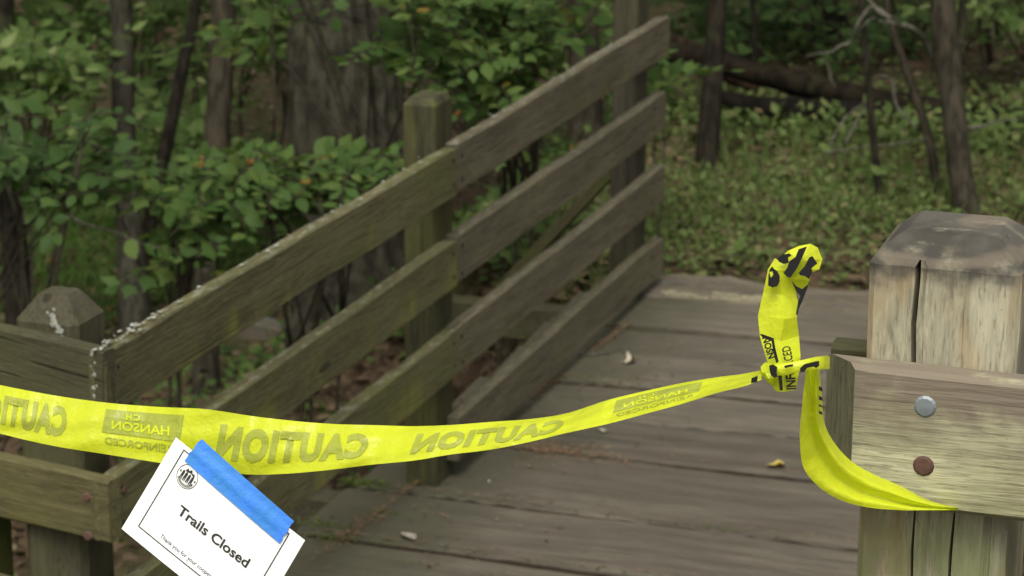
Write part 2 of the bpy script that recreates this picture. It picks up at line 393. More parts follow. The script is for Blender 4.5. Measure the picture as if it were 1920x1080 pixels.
M_dirtshade = flat('dirt_and_gap_shade', (.030, .023, .016), 1., 0, .6, 60, spec=.1)
for i in range(1, len(JY) - 1):                                  # dirt strips in the plank joints, near-black to stand in for gap shade
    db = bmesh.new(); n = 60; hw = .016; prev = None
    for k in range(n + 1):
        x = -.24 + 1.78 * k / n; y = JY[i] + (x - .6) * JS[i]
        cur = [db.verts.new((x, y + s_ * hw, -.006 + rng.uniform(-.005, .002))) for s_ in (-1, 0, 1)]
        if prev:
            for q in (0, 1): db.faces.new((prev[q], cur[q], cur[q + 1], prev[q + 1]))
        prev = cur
    place(bmo('joint_dirt_shade', db, M_dirtshade), deck, (0, 0, 0))
sill_pts = board_bm(1.9, .30, .16, 40, .02, .009, 55)
place(bmo('end_sill', sill_pts, M_sill), deck, (-.12, 2.25, .004), .1)
rb = bmesh.new()
for k in range(16):                                              # splintered pale rotten edge in front of the sill
    x = rng.uniform(.0, .42); y = 1.985 + .1 * x + rng.uniform(-.03, .03); l = rng.uniform(.04, .14)
    q0 = len(rb.verts); box_bm(x, x + l, y, y + rng.uniform(.008, .02), .012, .02 + rng.uniform(0, .012), rb)
M_rot = flat('rotten_pale_wood', (.3, .27, .19), .95, 0, .6, 80)
ro = bmo('rotten_edge', rb, M_rot); place(ro, deck, (0, 0, 0))
for y in (-1.9, 0., 1.8):
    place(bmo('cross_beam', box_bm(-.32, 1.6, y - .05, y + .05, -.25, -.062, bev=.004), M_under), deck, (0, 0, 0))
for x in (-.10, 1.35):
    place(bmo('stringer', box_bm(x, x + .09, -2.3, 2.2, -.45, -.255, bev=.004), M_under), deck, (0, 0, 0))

# ------------------------------------------------------------------ left railing
rail = tag(empty('bridge_railing', (-.08, 0, 0)), 'long weathered timber railing with board rails rising along the left of the bridge', 'railing')
Z0, SP, BH, BT = .974, .2613, .14, .038
YN, YS, YF = -2.10, 0.0, 2.163
M_railtop2 = wood('rail_wood_streaked', (.118, .109, .056), (.062, .056, .029), 'X', moss=.45, mosscol=(.095, .1, .03), streak=1., streakcol=(.165, .165, .04), lichen=.25)
RB = {}
def railboard(y0, y1, k, mat, seed, dz=0., dx=0., tip=0.):
    bm = board_bm(y1 - y0, BT, BH, 30, .005, .0014, seed, endr=.006)
    for v in bm.verts: v.co.z += tip * max(0, 1 - v.co.x / (y1 - y0)) ** 1.6
    o = bmo('rail_board', bm, mat)
    place(o, rail, (dx, y0, Z0 - k * SP + dz), math.pi / 2)
    o.rotation_euler = (0, 0, math.pi / 2)
    # local Y 0..-T turns into world x 0..+T: shift so the front face sits at x = 0
    o.location.x -= BT; RB[(k, y0 > -1)] = o
    return o
for k in range(4):
    if k < 3: o = railboard(YN, YS - .004, k, [M_railtop2, M_rail, M_rail][k], 20 + k, [-.001, -.004, .003][k], tip=[.016, .004, 0][k])
    railboard(YS + .004, YF - [0, .02, .02, .02][k], k, M_railtop if k == 0 else M_rail2, 30 + k, [.003, .003, .0, .0][k])
def rpost(name, y, wx, wy, zt, mat, seed, parent, cap=.03, capin=.25, zb=-1.0):
    o = bmo(name, post_bm(wx, wy, zb, zt, cap, capin, .006, seed=seed), mat)
    place(o, parent, (-BT - .002 - wx / 2, y, 0)); return o
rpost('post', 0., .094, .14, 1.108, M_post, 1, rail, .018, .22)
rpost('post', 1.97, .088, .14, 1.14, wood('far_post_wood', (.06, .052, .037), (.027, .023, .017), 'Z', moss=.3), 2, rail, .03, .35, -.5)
nail_me = me_of(disc_bm(.0065, .003, 8), 'nail'); nail_me.materials.append(M_nail)
def world_of(o):
    m = Matrix.LocRotScale(o.location, o.rotation_euler, None)
    return world_of(o.parent) @ m if o.parent else m
from mathutils import Euler
def nail(par, x, y, z, rot, me=nail_me, name='nail'):
    o = bpy.data.objects.new(name, me); COL.objects.link(o); o.parent = par
    o.matrix_local = world_of(par).inverted() @ Matrix.LocRotScale(Vector((x, y, z)), Euler(rot), None); return o
RX = (0, math.pi / 2, 0)
for k in range(4):
    zc = Z0 - k * SP - BH / 2
    for y in (-.035, .035, 1.985):
        if k == 3 and y < 0: continue
        for s in (-1, 1): nail(RB[(k, y > 0)], .0005, y + rng.uniform(-.006, .006), zc + s * .036 + rng.uniform(-.006, .006), RX)
    if k < 2:
        for s in (-1, 1): nail(RB[(k, False)], .0005, YN + .055, zc + s * .04, RX)
# diagonal brace and outrigger at the far post
pA, pB = np.array([-.10, 1.96, .50]), np.array([-.62, 1.95, -.09])
M_brace = wood('brace_wood', (.06, .055, .025), (.028, .025, .013), 'Z', moss=.6, mosscol=(.055, .062, .014))
def stick(name, a, b_, wx, wy, mat, parent):
    a, b_ = Vector(a), Vector(b_); L = (b_ - a).length
    o = bmo(name, box_bm(-wx / 2, wx / 2, -wy / 2, wy / 2, 0, L, bev=.004), mat)
    o.rotation_euler = (b_ - a).to_track_quat('Z', 'Y').to_euler(); o.parent = parent; o.location = a - parent.location; return o
stick('brace', pA, pB, .09, .04, M_brace, rail)
stick('outrigger', (-.02, 2.0, -.13), (-.85, 2.0, -.13), .09, .12, M_under, rail)
stick('outrigger', (-.02, -.06, -.13), (-.85, -.06, -.13), .09, .12, M_under, rail)
# lichen crusts along the top board
lb = bmesh.new()
def crust(bm, c, n, rx, ry, rz, size, nrm='z', r=rng):
    for _ in range(n):
        p = Vector(c) + Vector((r.gauss(0, rx), r.gauss(0, ry), r.gauss(0, rz))); s = size * r.uniform(.4, 1.3); m = 6; a0 = r.uniform(0, 6)
        if nrm == 'z': vs = [bm.verts.new(p + Vector((math.cos(a0 + k) * s * r.uniform(.5, 1), math.sin(a0 + k) * s * 1.6 * r.uniform(.5, 1), r.uniform(0, .0015)))) for k in range(m)]
        elif nrm == '-y': vs = [bm.verts.new(p + Vector((math.cos(a0 + k) * s * r.uniform(.5, 1), -r.uniform(0, .0015), math.sin(a0 + k) * s * r.uniform(.5, 1)))) for k in range(m)]
        bm.faces.new(vs)
for y in np.arange(YN + .01, YF - .05, .03):
    dn = 4 if y < -1.8 else (1 if rng.random() < .4 else 0)
    if dn: crust(lb, (-BT * .5, y, Z0 + .0045 + (.016 * max(0, -y / 2.1) ** 1.6)), dn, .009, .02, 0.0004, .0055)
lo = bmo('lichen', lb, M_lichen); lo['kind'] = 'stuff'; place(lo, rail, (0, 0, 0)); 

# ------------------------------------------------------------------ approach fence turning left at the near corner
wing = tag(empty('approach_fence', (-.1, -2.1, 0)), 'short mossy fence turning left from the near end of the bridge railing', 'fence')
WA = math.pi - math.radians(12) * 1.0
wdir = Vector((math.cos(WA), math.sin(WA), 0))
def wingboard(L, z, mat, seed, h=BH, back=0., x0=0.0):
    o = bmo('rail_board', board_bm(L, BT, h, 12, .006, .0025, seed, endr=.003), mat)
    o.parent = wing; base = Vector((0, YN - .003, z)) + wdir * x0 + Vector((-wdir.y, wdir.x, 0)) * (-back)
    # board local X along wdir, local -Y towards +Y world side -> flip so its face looks at -Y
    o.matrix_world = Matrix.Identity(4)
    o.location = base - wing.location; o.rotation_euler = (0, 0, WA)
    return o
# near corner post (behind the boards)
np_o = bmo('post', post_bm(.145, .14, -1.2, 1.064, .052, .56, .014, seed=9, cap2=[(.86, .82), (1., 1.)]), M_npost)
place(np_o, wing, (-.173, -1.958, 0))
place(bmo('post', post_bm(.1, .1, -1.2, .60, .0, 0, .01, seed=19), M_mossy), wing, (-.375, -1.98, 0))
wu = wingboard(2.0, Z0 + .014, M_wingup, 41); wu.rotation_euler = Euler((0, math.radians(-2.6), WA))
wl = wingboard(2.0, Z0 - SP + .004, M_wing, 42)
wingboard(1.6, Z0 - 2 * SP - .02, M_wing, 43, h=.20, x0=.17)
rust_me = me_of(disc_bm(.011, .005, 10), 'bolt'); rust_me.materials.append(M_rust)
zc = Z0 - SP - BH / 2
yl = YN - .003 - BT
for s in (-1, 1):
    nail(wl, -.035, yl + .006, zc + s * .042, (math.pi / 2, 0, 0), rust_me, 'bolt')
nail(RB[(1, False)], .0005, YN + .06, zc + .03, RX, rust_me, 'bolt')
nail(wu, -.04, yl + .006, Z0 - .1, (math.pi / 2, 0, 0), rust_me, 'bolt')
lb = bmesh.new()
crust(lb, (-.150, -2.031, 1.02), 16, .008, 0, .012, .007, '-y'); crust(lb, (-.137, -2.031, 1.0), 8, .006, 0, .007, .006, '-y')
o = bmo('lichen', lb, M_lichen); o['kind'] = 'stuff'; place(o, wing, (0, 0, 0))
lb = bmesh.new(); crust(lb, (-.004, yl - .001, Z0 - .01), 9, .002, 0, .02, .004, '-y'); crust(lb, (-.004, yl - .001, Z0 - .07), 7, .002, 0, .02, .004, '-y')
o = bmo('lichen', lb, M_lichen); o['kind'] = 'stuff'; place(o, wing, (0, 0, 0))

# ------------------------------------------------------------------ right gate fence in the foreground
PX, PY = 1.825 + .095, -3.52 + .095
gate = tag(empty('gate_fence', (PX, PY, G(PX, PY))), 'pale weathered square timber post with a bolted board rail in the right foreground', 'fence')
up = bmo('post', post_bm(.19, .19, .55, 1.741, .036, .40, .008, ((-.033, .0034, .035, 1.5, 1.71), (-.022, .0017, .03, .6, 1.5), (.026, .0017, .03, .6, 1.5)), 5, .06, cap2=[(.25, .12), (.7, .62), (1., 1.)]), M_gpost)
place(up, gate, (PX, PY, 0))
def gboard(y_front, zt, x0, L, T, H, mat, seed, mit, ang=0.):
    bm = board_bm(L, T, H, 20, .007, .0015, seed)
    for v in bm.verts:
        if v.co.x < .001: v.co.x += mit * (-(v.co.y) / T)          # front corner cut back
    o = bmo('rail_board', bm, mat); o.parent = gate; o.data.materials.append(M_gend)
    for p in o.data.polygons:
        if p.normal.x < -.5: p.material_index = 1
    # local y 0 is the back face, -T the front
    o.location = Vector((x0, y_front + T, zt)) - gate.location; o.rotation_euler = (0, 0, ang); return o
gboard(-3.568, 1.586, 1.776, 1.3, .045, .181, M_gboard, 61, .045)
gboard(-3.33, 1.536, 1.742, 1.3, .045, .18, M_under, 62, .0)
zinc_me = me_of(disc_bm(.0155, .004, 14), 'bolt'); zinc_me.materials.append(M_zinc)
rbolt_me = me_of(disc_bm(.0145, .005, 12), 'bolt'); rbolt_me.materials.append(M_rust)
b1 = Wy(1735, 762, -3.568); b2 = Wy(1732, 873, -3.568)
o = nail(gate, b1[0], -3.5685, b1[2], (math.pi / 2, 0, 0), zinc_me, 'bolt'); o['label'] = 'zinc bolt head, upper one on the pale board'
o = nail(gate, b2[0], -3.5685, b2[2], (math.pi / 2, 0, 0), rbolt_me, 'bolt'); o['label'] = 'rusty recessed bolt, lower one on the pale board'

hole_me = me_of(disc_bm(.0185, .0012, 14), 'bolt_hole'); hole_me.materials.append(M_gend)
nail(gate, b2[0], -3.5675, b2[2], (math.pi / 2, 0, 0), hole_me, 'bolt_hole')
kn_me = me_of(disc_bm(.0042, .0008, 9), 'knot_hole'); kn_me.materials.append(M_nail)
bk = Wy(1687, 816, -3.568); nail(gate, bk[0], -3.568, bk[2], (math.pi / 2, 0, 0), kn_me, 'knot_hole')
# ------------------------------------------------------------------ caution tape
def interp(pts, n):
    P = np.array(pts, float); d = np.r_[0, np.cumsum(np.hypot(*np.diff(P[:, :2], axis=0).T))]
    # smooth monotone resample (Catmull-Rom through numpy)
    t = np.linspace(0, d[-1], n); m = np.gradient(P, d, axis=0); out = []
    for x in t:
        i = min(len(d) - 2, max(0, int(np.searchsorted(d, x) - 1))); h = d[i + 1] - d[i]; s_ = (x - d[i]) / h
        out.append((2 * s_**3 - 3 * s_**2 + 1) * P[i] + (s_**3 - 2 * s_**2 + s_) * h * m[i] + (-2 * s_**3 + 3 * s_**2) * P[i + 1] + (s_**3 - s_**2) * h * m[i + 1])
    return np.array(out)
tape = tag(empty('caution_tape', W(1440, 700, 3.24)), 'yellow caution tape strung across the bridge and tied to the pale post', 'caution tape')
up_e = [(-60, 710), (0, 722), (100, 741), (200, 755), (300, 763), (383, 767), (480, 781), (560, 790), (627, 795), (700, 797), (780, 799), (840, 797), (920, 791), (1000, 785), (1053, 777), (1147, 748), (1210, 733), (1280, 718), (1340, 708), (1405, 699), (1428, 694)]
lo_e = [(-60, 797), (0, 813), (100, 836), (200, 852), (300, 868), (383, 881), (480, 890), (540, 888), (600, 883), (700, 871), (780, 863), (840, 853), (920, 843), (1000, 827), (1053, 814), (1147, 793), (1210, 776), (1280, 757), (1340, 738), (1405, 721), (1428, 712)]
NT_, NS_ = 420, 15
U_ = interp(up_e, NT_); Lw = interp(lo_e, NT_)
TW = .0762
def tape_depth(u): return 3.25 + .33 * (1425 - u) / 1425
def tape_pt(a, s):
    """a: 0..1 along the strip from the left, s: 0 top edge .. 1 bottom edge; the lower edge leans towards the camera by what the width needs."""
    f = a * (NT_ - 1); i = min(NT_ - 2, int(f)); t = f - i
    pu = U_[i] * (1 - t) + U_[i + 1] * t; pl = Lw[i] * (1 - t) + Lw[i + 1] * t
    d = tape_depth((pu[0] + pl[0]) / 2); wpx = np.hypot(*(pl - pu)); wm = wpx * d / F
    tilt = math.sqrt(max(0, min(TW, .0762) ** 2 - wm ** 2)) * .55
    dd = d + tilt * (.5 - s) - .006 * math.sin(math.pi * s) * (1 if a < .8 else .3) + .0025 * math.sin(a * 60 + s * 3)
    dd -= .020 * sstep(.74, .86, a) * max(0, s - .55) * (1 - sstep(.97, 1., a))
    dd += .0009 * math.sin(a * 173 + s * 9) * math.sin(a * 61 - s * 5) + .0012 * math.sin(a * 37 + s * 14)
    p = pu * (1 - s) + pl * s
    return W(p[0], p[1], dd)
tv = [tape_pt(i / (NT_ - 1), j / (NS_ - 1)) for i in range(NT_) for j in range(NS_)]
tf = [(i * NS_ + j, i * NS_ + j + 1, (i + 1) * NS_ + j + 1, (i + 1) * NS_ + j) for i in range(NT_ - 1) for j in range(NS_ - 1)]
o = pyd('strip', tv, tf, M_tape, tape, True); o.location = -Vector(tape.location)
UA = np.linspace(0, 1, NT_); umid = (U_[:, 0] + Lw[:, 0]) / 2
def a_of(u): return float(np.interp(u, umid, UA))

FONT = None
def text_mesh(txt, size=1., bold=.0, align='LEFT', spacing=1.):
    c = bpy.data.curves.new('lettering', 'FONT'); c.body = txt; c.size = size; c.offset = bold; c.align_x = align; c.space_character = spacing; c.resolution_u = 3; c.fill_mode = 'FRONT'
    o_ = bpy.data.objects.new('lettering', c); COL.objects.link(o_); dg = bpy.context.evaluated_depsgraph_get(); dg.update()
    me = bpy.data.meshes.new_from_object(o_.evaluated_get(dg)); bpy.data.objects.remove(o_); bpy.data.curves.remove(c); return me
def text_bm(txt, bold, maxlen=.15, spacing=1.):
    """Lettering normalised to a unit box (x 0..1, y 0..1), cut fine enough to bend."""
    me = text_mesh(txt, 1., bold, spacing=spacing); bm = bmesh.new(); bm.from_mesh(me); bpy.data.meshes.remove(me)
    bmesh.ops.remove_doubles(bm, verts=bm.verts, dist=1e-5)
    for _ in range(3):
        es = [e for e in bm.edges if e.calc_length() > maxlen]
        if es: bmesh.ops.subdivide_edges(bm, edges=es, cuts=1); bmesh.ops.triangulate(bm, faces=bm.faces)
    x0 = min(v.co.x for v in bm.verts); x1 = max(v.co.x for v in bm.verts); y0 = min(v.co.y for v in bm.verts); y1 = max(v.co.y for v in bm.verts)
    for v in bm.verts: v.co = ((v.co.x - x0) / (x1 - x0), (v.co.y - y0) / (y1 - y0), 0)
    return bm
def towards(p, d): 
    p = np.asarray(p); q = CAM - p; return p + q / np.linalg.norm(q) * d
def tape_text(txt, uL, uR, sT, sB, bold=.03, name='lettering', slant=0., spc=1.):
    """Print seen through from behind: mirrored, so text x = 0 lies at uR."""
    bm = text_bm(txt, bold, spacing=1.14 if txt == 'CAUTION' else 1.); aL, aR = a_of(uL), a_of(uR)
    for v in bm.verts:
        x, y = v.co.x, v.co.y; a = aR + (aL - aR) * (x + slant * (y - .5)); s = sB + (sT - sB) * y
        v.co = Vector(towards(tape_pt(min(1, max(0, a)), s), .0013))
    o_ = bmo(name, bm, M_tapeprint, tape); o_.location = -Vector(tape.location); return o_
def tape_quad(uL, uR, sT, sB, name, holes=None, slant=.0):
    v = []; f = []; n = 30; aL, aR = a_of(uL), a_of(uR)
    for i in range(n + 1):
        for j in range(4):
            s = sT + (sB - sT) * j / 3; v.append(towards(tape_pt(aL + (aR - aL) * i / n + slant * (.5 - s), s), .0014))
    for i in range(n):
        for j in range(3): f.append((i * 4 + j, i * 4 + j + 1, i * 4 + j + 5, i * 4 + j + 4))
    o_ = pyd(name, v, f, M_tapeprint, tape); o_.location = -Vector(tape.location); return o_
tape_text('CAUTION', 408, 690, .20, .80, .062, slant=-.045)
tape_text('CAUTION', 775, 1056, .22, .80, .062, slant=-.06)
tape_text('CAUTION', -160, 125, .18, .80, .062, slant=-.045)
def logo(uL, uR):
    tape_quad(uL, uR, .12, .58, 'logo_panel', slant=.012)
    for txt, l, r_, t, b_, in (('C.H.', .28, .48, .17, .29), ('HANSON', .12, .86, .33, .50)):
        bm = text_bm(txt, .02); aL, aR = a_of(uR - (uR - uL) * (1 - l) + 0), a_of(uL + (uR - uL) * r_)
        for v in bm.verts:
            a = aR + (aL - aR) * v.co.x; s = b_ + (t - b_) * v.co.y
            v.co = Vector(towards(tape_pt(min(1, max(0, a)), s), .0028))
        o_ = bmo('lettering', bm, M_tape, tape); o_.location = -Vector(tape.location)
    tape_text('REINFORCED', uL + 4, uR - 14, .66, .80, .02)
logo(192, 338); logo(1150, 1312)

# knot, tail and loop
def uvmesh(name, verts, faces, mat, smooth=False, par=tape, off=0.):
    vs = [towards(W(u, v, d), off) for u, v, d in verts]
    o_ = pyd(name, vs, faces, mat, par, smooth); o_.location = -Vector(par.location); return o_
dK = 3.22
# standing tail: facets folded along a ridge; lower part hangs below the knot
TP = {'A': (1440, 505, .002), 'A2': (1431, 548, .006), 'B': (1421, 592, .010), 'C': (1425, 632, .006), 'D': (1441, 686, .0), 'D2': (1444, 712, .0), 'D3': (1453, 733, .002),
      'E': (1464, 507, -.013), 'E2': (1466, 552, -.004), 'F': (1471, 598, -.011), 'F2': (1463, 640, -.003), 'G': (1471, 686, -.012), 'G2': (1470, 710, -.010), 'G3': (1468, 735, -.008),
      'H': (1492, 548, .010), 'H2': (1497, 570, .004), 'I': (1494, 596, .002), 'I2': (1498, 630, .012), 'J': (1501, 668, .006), 'J2': (1497, 704, .004), 'J3': (1492, 731, .006)}
TP.update({'K': (1453, 484, -.003), 'L': (1486, 506, -.011), 'M': (1521, 514, .001), 'N': (1512, 540, .010)})
panels = ['K A E L', 'L E H N', 'L N M M', 'A A2 E2 E', 'A2 B F E2', 'B C F2 F', 'C D G F2', 'D D2 G2 G', 'D2 D3 G3 G2', 'E E2 H2 H', 'E2 F I H2', 'F F2 I2 I', 'F2 G J I2', 'G G2 J2 J', 'G2 G3 J3 J2']
v = []; f = []; rr_ = np.random.default_rng(4)
for pn in panels:
    q = [np.array(TP[k]) + (0, 0, dK) for k in pn.split()]; m = 4; b0_ = len(v)
    for a in range(m + 1):
        for c in range(m + 1):
            x, y = a / m, c / m; p = (q[0] * (1 - x) + q[1] * x) * (1 - y) + (q[3] * (1 - x) + q[2] * x) * y
            inn = 1 if 0 < a < m and 0 < c < m else 0
            v.append((p[0], p[1], p[2] + inn * rr_.normal() * .0006))
    for a in range(m):
        for c in range(m): g_ = b0_ + a * (m + 1) + c; f.append((g_, g_ + 1, g_ + m + 2, g_ + m + 1))
uvmesh('tail', v, f, M_tape, True)
# crumpled crown of the tail
cr = [(1458, 500, dK), (1462, 484, dK - .004), (1478, 470, dK - .008), (1498, 461, dK - .004), (1520, 457, dK), (1533, 464, dK + .004), (1542, 486, dK + .006), (1536, 505, dK + .004), (1522, 511, dK + .002), (1512, 506, dK - .004), (1482, 520, dK - .012), (1500, 490, dK - .018), (1517, 527, dK + .002), (1484, 523, dK - .010)]
uvmesh('tail_crown', cr, [(0, 1, 10), (1, 2, 10), (2, 3, 11), (2, 11, 10), (3, 4, 11), (4, 5, 11), (5, 6, 11), (6, 7, 9), (6, 9, 11), (7, 8, 9), (9, 10, 11), (8, 12, 9), (12, 13, 9), (13, 10, 9)], M_tape, False)
def blot(pts, d=dK - .012, mat=M_tapeink, off=.0075, name='print'):
    vs = [(u, v_, d) for u, v_ in pts]; return uvmesh(name, vs, [tuple(range(len(vs)))], mat, par=tape, off=off)
c2 = lambda pts: [(1380 + x / 3, 440 + y / 3) for x, y in pts]
blot(c2([(183, 225), (190, 195), (203, 178), (214, 192), (232, 205), (246, 232), (245, 265), (232, 290), (205, 297), (180, 286)]))
blot(c2([(187, 212), (204, 206), (210, 225), (196, 242)]), mat=M_tape, off=.009, name='print_gap')
blot(c2([(235, 130), (262, 112), (300, 105), (312, 118), (292, 128), (297, 158), (268, 165), (240, 152)]))
blot(c2([(268, 215), (288, 185), (300, 150), (335, 125), (352, 82), (400, 66), (372, 130), (345, 185), (306, 243), (285, 235)]), d=dK - .018)
blot(c2([(352, 215), (385, 180), (412, 128), (430, 120), (458, 162), (440, 176), (424, 190), (430, 207), (412, 250), (385, 232), (360, 228)]))
blot(c2([(312, 258), (340, 290), (372, 306), (408, 276), (402, 300), (372, 378), (352, 420), (346, 452), (336, 450), (350, 372), (362, 345), (338, 320), (325, 290)]))
blot(c2([(132, 558), (150, 560), (212, 582), (222, 640), (240, 715), (226, 724), (208, 655), (200, 600), (150, 580)]))
def flag_text(txt, o0, ex, ey, wpx, hpx, bold=.04, mat=M_tapeink, d=dK - .012):
    bm = text_bm(txt, bold, .5)
    for v_ in bm.verts:
        p = np.array(o0) + np.array(ex) * (v_.co.x * wpx) + np.array(ey) * (v_.co.y * hpx); v_.co = Vector(towards(W(p[0], p[1], d), .0085))
    o_ = bmo('lettering', bm, mat, tape); o_.location = -Vector(tape.location); return o_
flag_text('NOSN', (1428, 634), (.30, .95), (.95, -.30), 42, 14)
flag_text('RCED', (1489, 683), (-.2, -.98), (-.98, .2), 36, 17, .02)
flag_text('INFO', (1493, 730), (-.05, -1.), (-1., .05), 42, 19, .04)
blot([(1462, 732), (1468, 732), (1466, 704), (1459, 704)]); 
# knot lump and the turn of tape across it
kb = bmesh.new(); r = random.Random(3)
bmesh.ops.create_icosphere(kb, subdivisions=2, radius=1)
kc = Vector(W(1447, 699, dK - .004))
for v_ in kb.verts:
    n_ = v_.co.copy(); k_ = 1 + .16 * math.sin(n_.x * 7 + n_.z * 5) + .1 * math.sin(n_.y * 9 - n_.z * 8)
    v_.co = kc + Vector(CR) * n_.x * .014 * k_ + Vector(CU) * n_.z * .0125 * k_ + Vector(CF) * n_.y * .012 * k_
o = bmo('knot', kb, M_tape, tape); o.location = -Vector(tape.location)
blot(c2([(186, 735), (210, 730), (232, 745), (228, 775), (235, 800), (215, 806), (196, 790), (188, 762)]), d=dK - .022)
blot([(1409, 709), (1421, 704), (1420, 716), (1408, 719)], d=dK - .004)
bandT = [(1453, 684, dK - .02), (1470, 681, dK - .025), (1500, 676, dK - .024), (1530, 669, dK - .02), (1549, 667, dK + .012), (1556, 668, dK + .05)]
bandB = [(1456, 702, dK - .02), (1476, 703, dK - .026), (1500, 697, dK - .025), (1530, 693, dK - .02), (1549, 692, dK + .012), (1556, 692, dK + .05)]
v = []; f = []
for a, b_ in zip(bandT, bandB): v += [a, ((a[0] + b_[0]) / 2, (a[1] + b_[1]) / 2, (a[2] + b_[2]) / 2 - .006), b_]
for k in range(5):
    for j in range(2): a = k * 3 + j; f.append((a, a + 1, a + 4, a + 3))
uvmesh('wrap', v, f, M_tape, True)
blot(c2([(360, 752), (385, 728), (440, 714), (468, 710), (468, 738), (452, 750), (436, 742), (400, 750), (385, 770), (362, 776)]), d=dK - .027)
blot(c2([(270, 738), (296, 732), (322, 728), (320, 742), (296, 746), (276, 752)]), d=dK - .029)
# loop round the end of the board and under it
le = [(1512, 688), (1504, 760), (1500, 830), (1508, 880), (1530, 908), (1570, 935), (1620, 950), (1680, 956), (1760, 957), (1832, 956)]
ri = [(1536, 684), (1541, 740), (1548, 800), (1568, 835), (1598, 866), (1640, 890), (1690, 912), (1735, 935), (1785, 949), (1834, 953)]
f1 = [(1519, 686), (1521, 750), (1524, 810), (1538, 855), (1564, 895), (1604, 920), (1655, 934), (1705, 946), (1770, 953), (1833, 954)]
f2 = [(1528, 686), (1530, 750), (1533, 800), (1552, 840), (1580, 876), (1622, 902), (1672, 922), (1720, 940), (1778, 951), (1833, 954)]
dl = [3.235, 3.25, 3.275, 3.30, 3.315, 3.325, 3.33, 3.335, 3.34, 3.40]
n = 40
n = 64
LE, RI, F1, F2 = (interp(q, n) for q in (le, ri, f1, f2)); DL = np.interp(np.linspace(0, 9, n), range(10), dl)
v = []; f = []; NC = 17
for k in range(n):
    t = k / (n - 1); fl = 1 - .55 * t; kn = [LE[k], F1[k], F2[k], RI[k]]; kd_ = [-.020 * fl, .004 * fl, -.020 * fl, .014]
    for c in range(NC):
        x = c / (NC - 1); z_ = x * 3; a = min(2, int(z_)); g_ = z_ - a
        p = kn[a] * (1 - g_) + kn[a + 1] * g_; d = kd_[a] * (1 - g_) + kd_[a + 1] * g_
        pl = .0045 * abs(((x * 2.6 + t * .9) % 1) - .5) + .0035 * abs(((x * 4.7 - t * 1.7 + .3) % 1) - .5) * sstep(.15, .5, t)
        v.append((p[0], p[1], DL[k] + d - pl * 1.6 - .010 * math.sin(math.pi * min(1, x * 3)) * fl))
for k in range(n - 1):
    for c in range(NC - 1): a = k * NC + c; f.append((a, a + 1, a + NC + 1, a + NC))
uvmesh('loop', v, f, M_tape, True)
for a, b_ in ((724, 734), (742, 752), (758, 764), (770, 778)):
    blot([(1535, a), (1541, a + 2), (1543, b_), (1536, b_ - 2)], d=3.245, off=.002)

# ------------------------------------------------------------------ paper notice and the blue tape that holds it
sO = W(330, 820, 3.458); pxm = 3.458 / F
EX = (CR * 242 - CU * 193) / 309 * pxm; EY = (-CR * 100 - CU * 170) / 197 * pxm; EN = -CF
sign = tag(empty('paper_notice', sO), 'white paper notice reading Trails Closed hanging crooked from the yellow tape', 'sign')
def bend(a, b_): return .006 * math.sin(a / 309 * math.pi) + .010 * (b_ / 197) ** 2
def sp(a, b_, off=0.): return sO + EX * a + EY * b_ + EN * (off + bend(a, b_) * 1.)
def sgrid(name, a0, a1, b0, b1, off, mat, na=12, nb=8, par=sign, smooth=True):
    v = [sp(a0 + (a1 - a0) * i / na, b0 + (b1 - b0) * j / nb, off) for i in range(na + 1) for j in range(nb + 1)]
    f = [(i * (nb + 1) + j, i * (nb + 1) + j + 1, (i + 1) * (nb + 1) + j + 1, (i + 1) * (nb + 1) + j) for i in range(na) for j in range(nb)]
    o_ = pyd(name, v, f, mat, par, smooth); o_.location = -Vector(par.location); return o_
sgrid('sheet', 0, 309, 0, 197, 0, M_paper)
bd = bmesh.new()
for (a0, a1, b0, b1) in ((24, 278, 8, 10.2), (24, 278, 172.2, 174.4), (24, 26.3, 10.2, 172.2), (275.7, 278, 10.2, 172.2)):
    n = 8; prev = None
    for i in range(n + 1):
        t = i / n
        if a1 - a0 > b1 - b0: pa = (a0 + (a1 - a0) * t, b0); pb = (a0 + (a1 - a0) * t, b1)
        else: pa = (a0, b0 + (b1 - b0) * t); pb = (a1, b0 + (b1 - b0) * t)
        cur = (bd.verts.new(sp(*pa, .0006)), bd.verts.new(sp(*pb, .0006)))
        if prev: bd.faces.new((prev[0], prev[1], cur[1], cur[0]))
        prev = cur
o = bmo('border', bd, M_ink, sign); o.location = -Vector(sign.location)
def sign_text(txt, a0, a1, base, h, bold, mat):
    bm = text_bm(txt, bold, .4)
    for v_ in bm.verts: v_.co = Vector(sp(a0 + (a1 - a0) * v_.co.x, base - h * v_.co.y, .0007))
    o_ = bmo('lettering', bm, mat, sign); o_.location = -Vector(sign.location); o_['label'] = 'printed words ' + txt; return o_
sign_text('Trails Closed', 74, 240, 110, 19, .026, M_ink)
sign_text('Thank you for your cooperation', 70, 212, 167, 10.5, .006, M_inkblue)
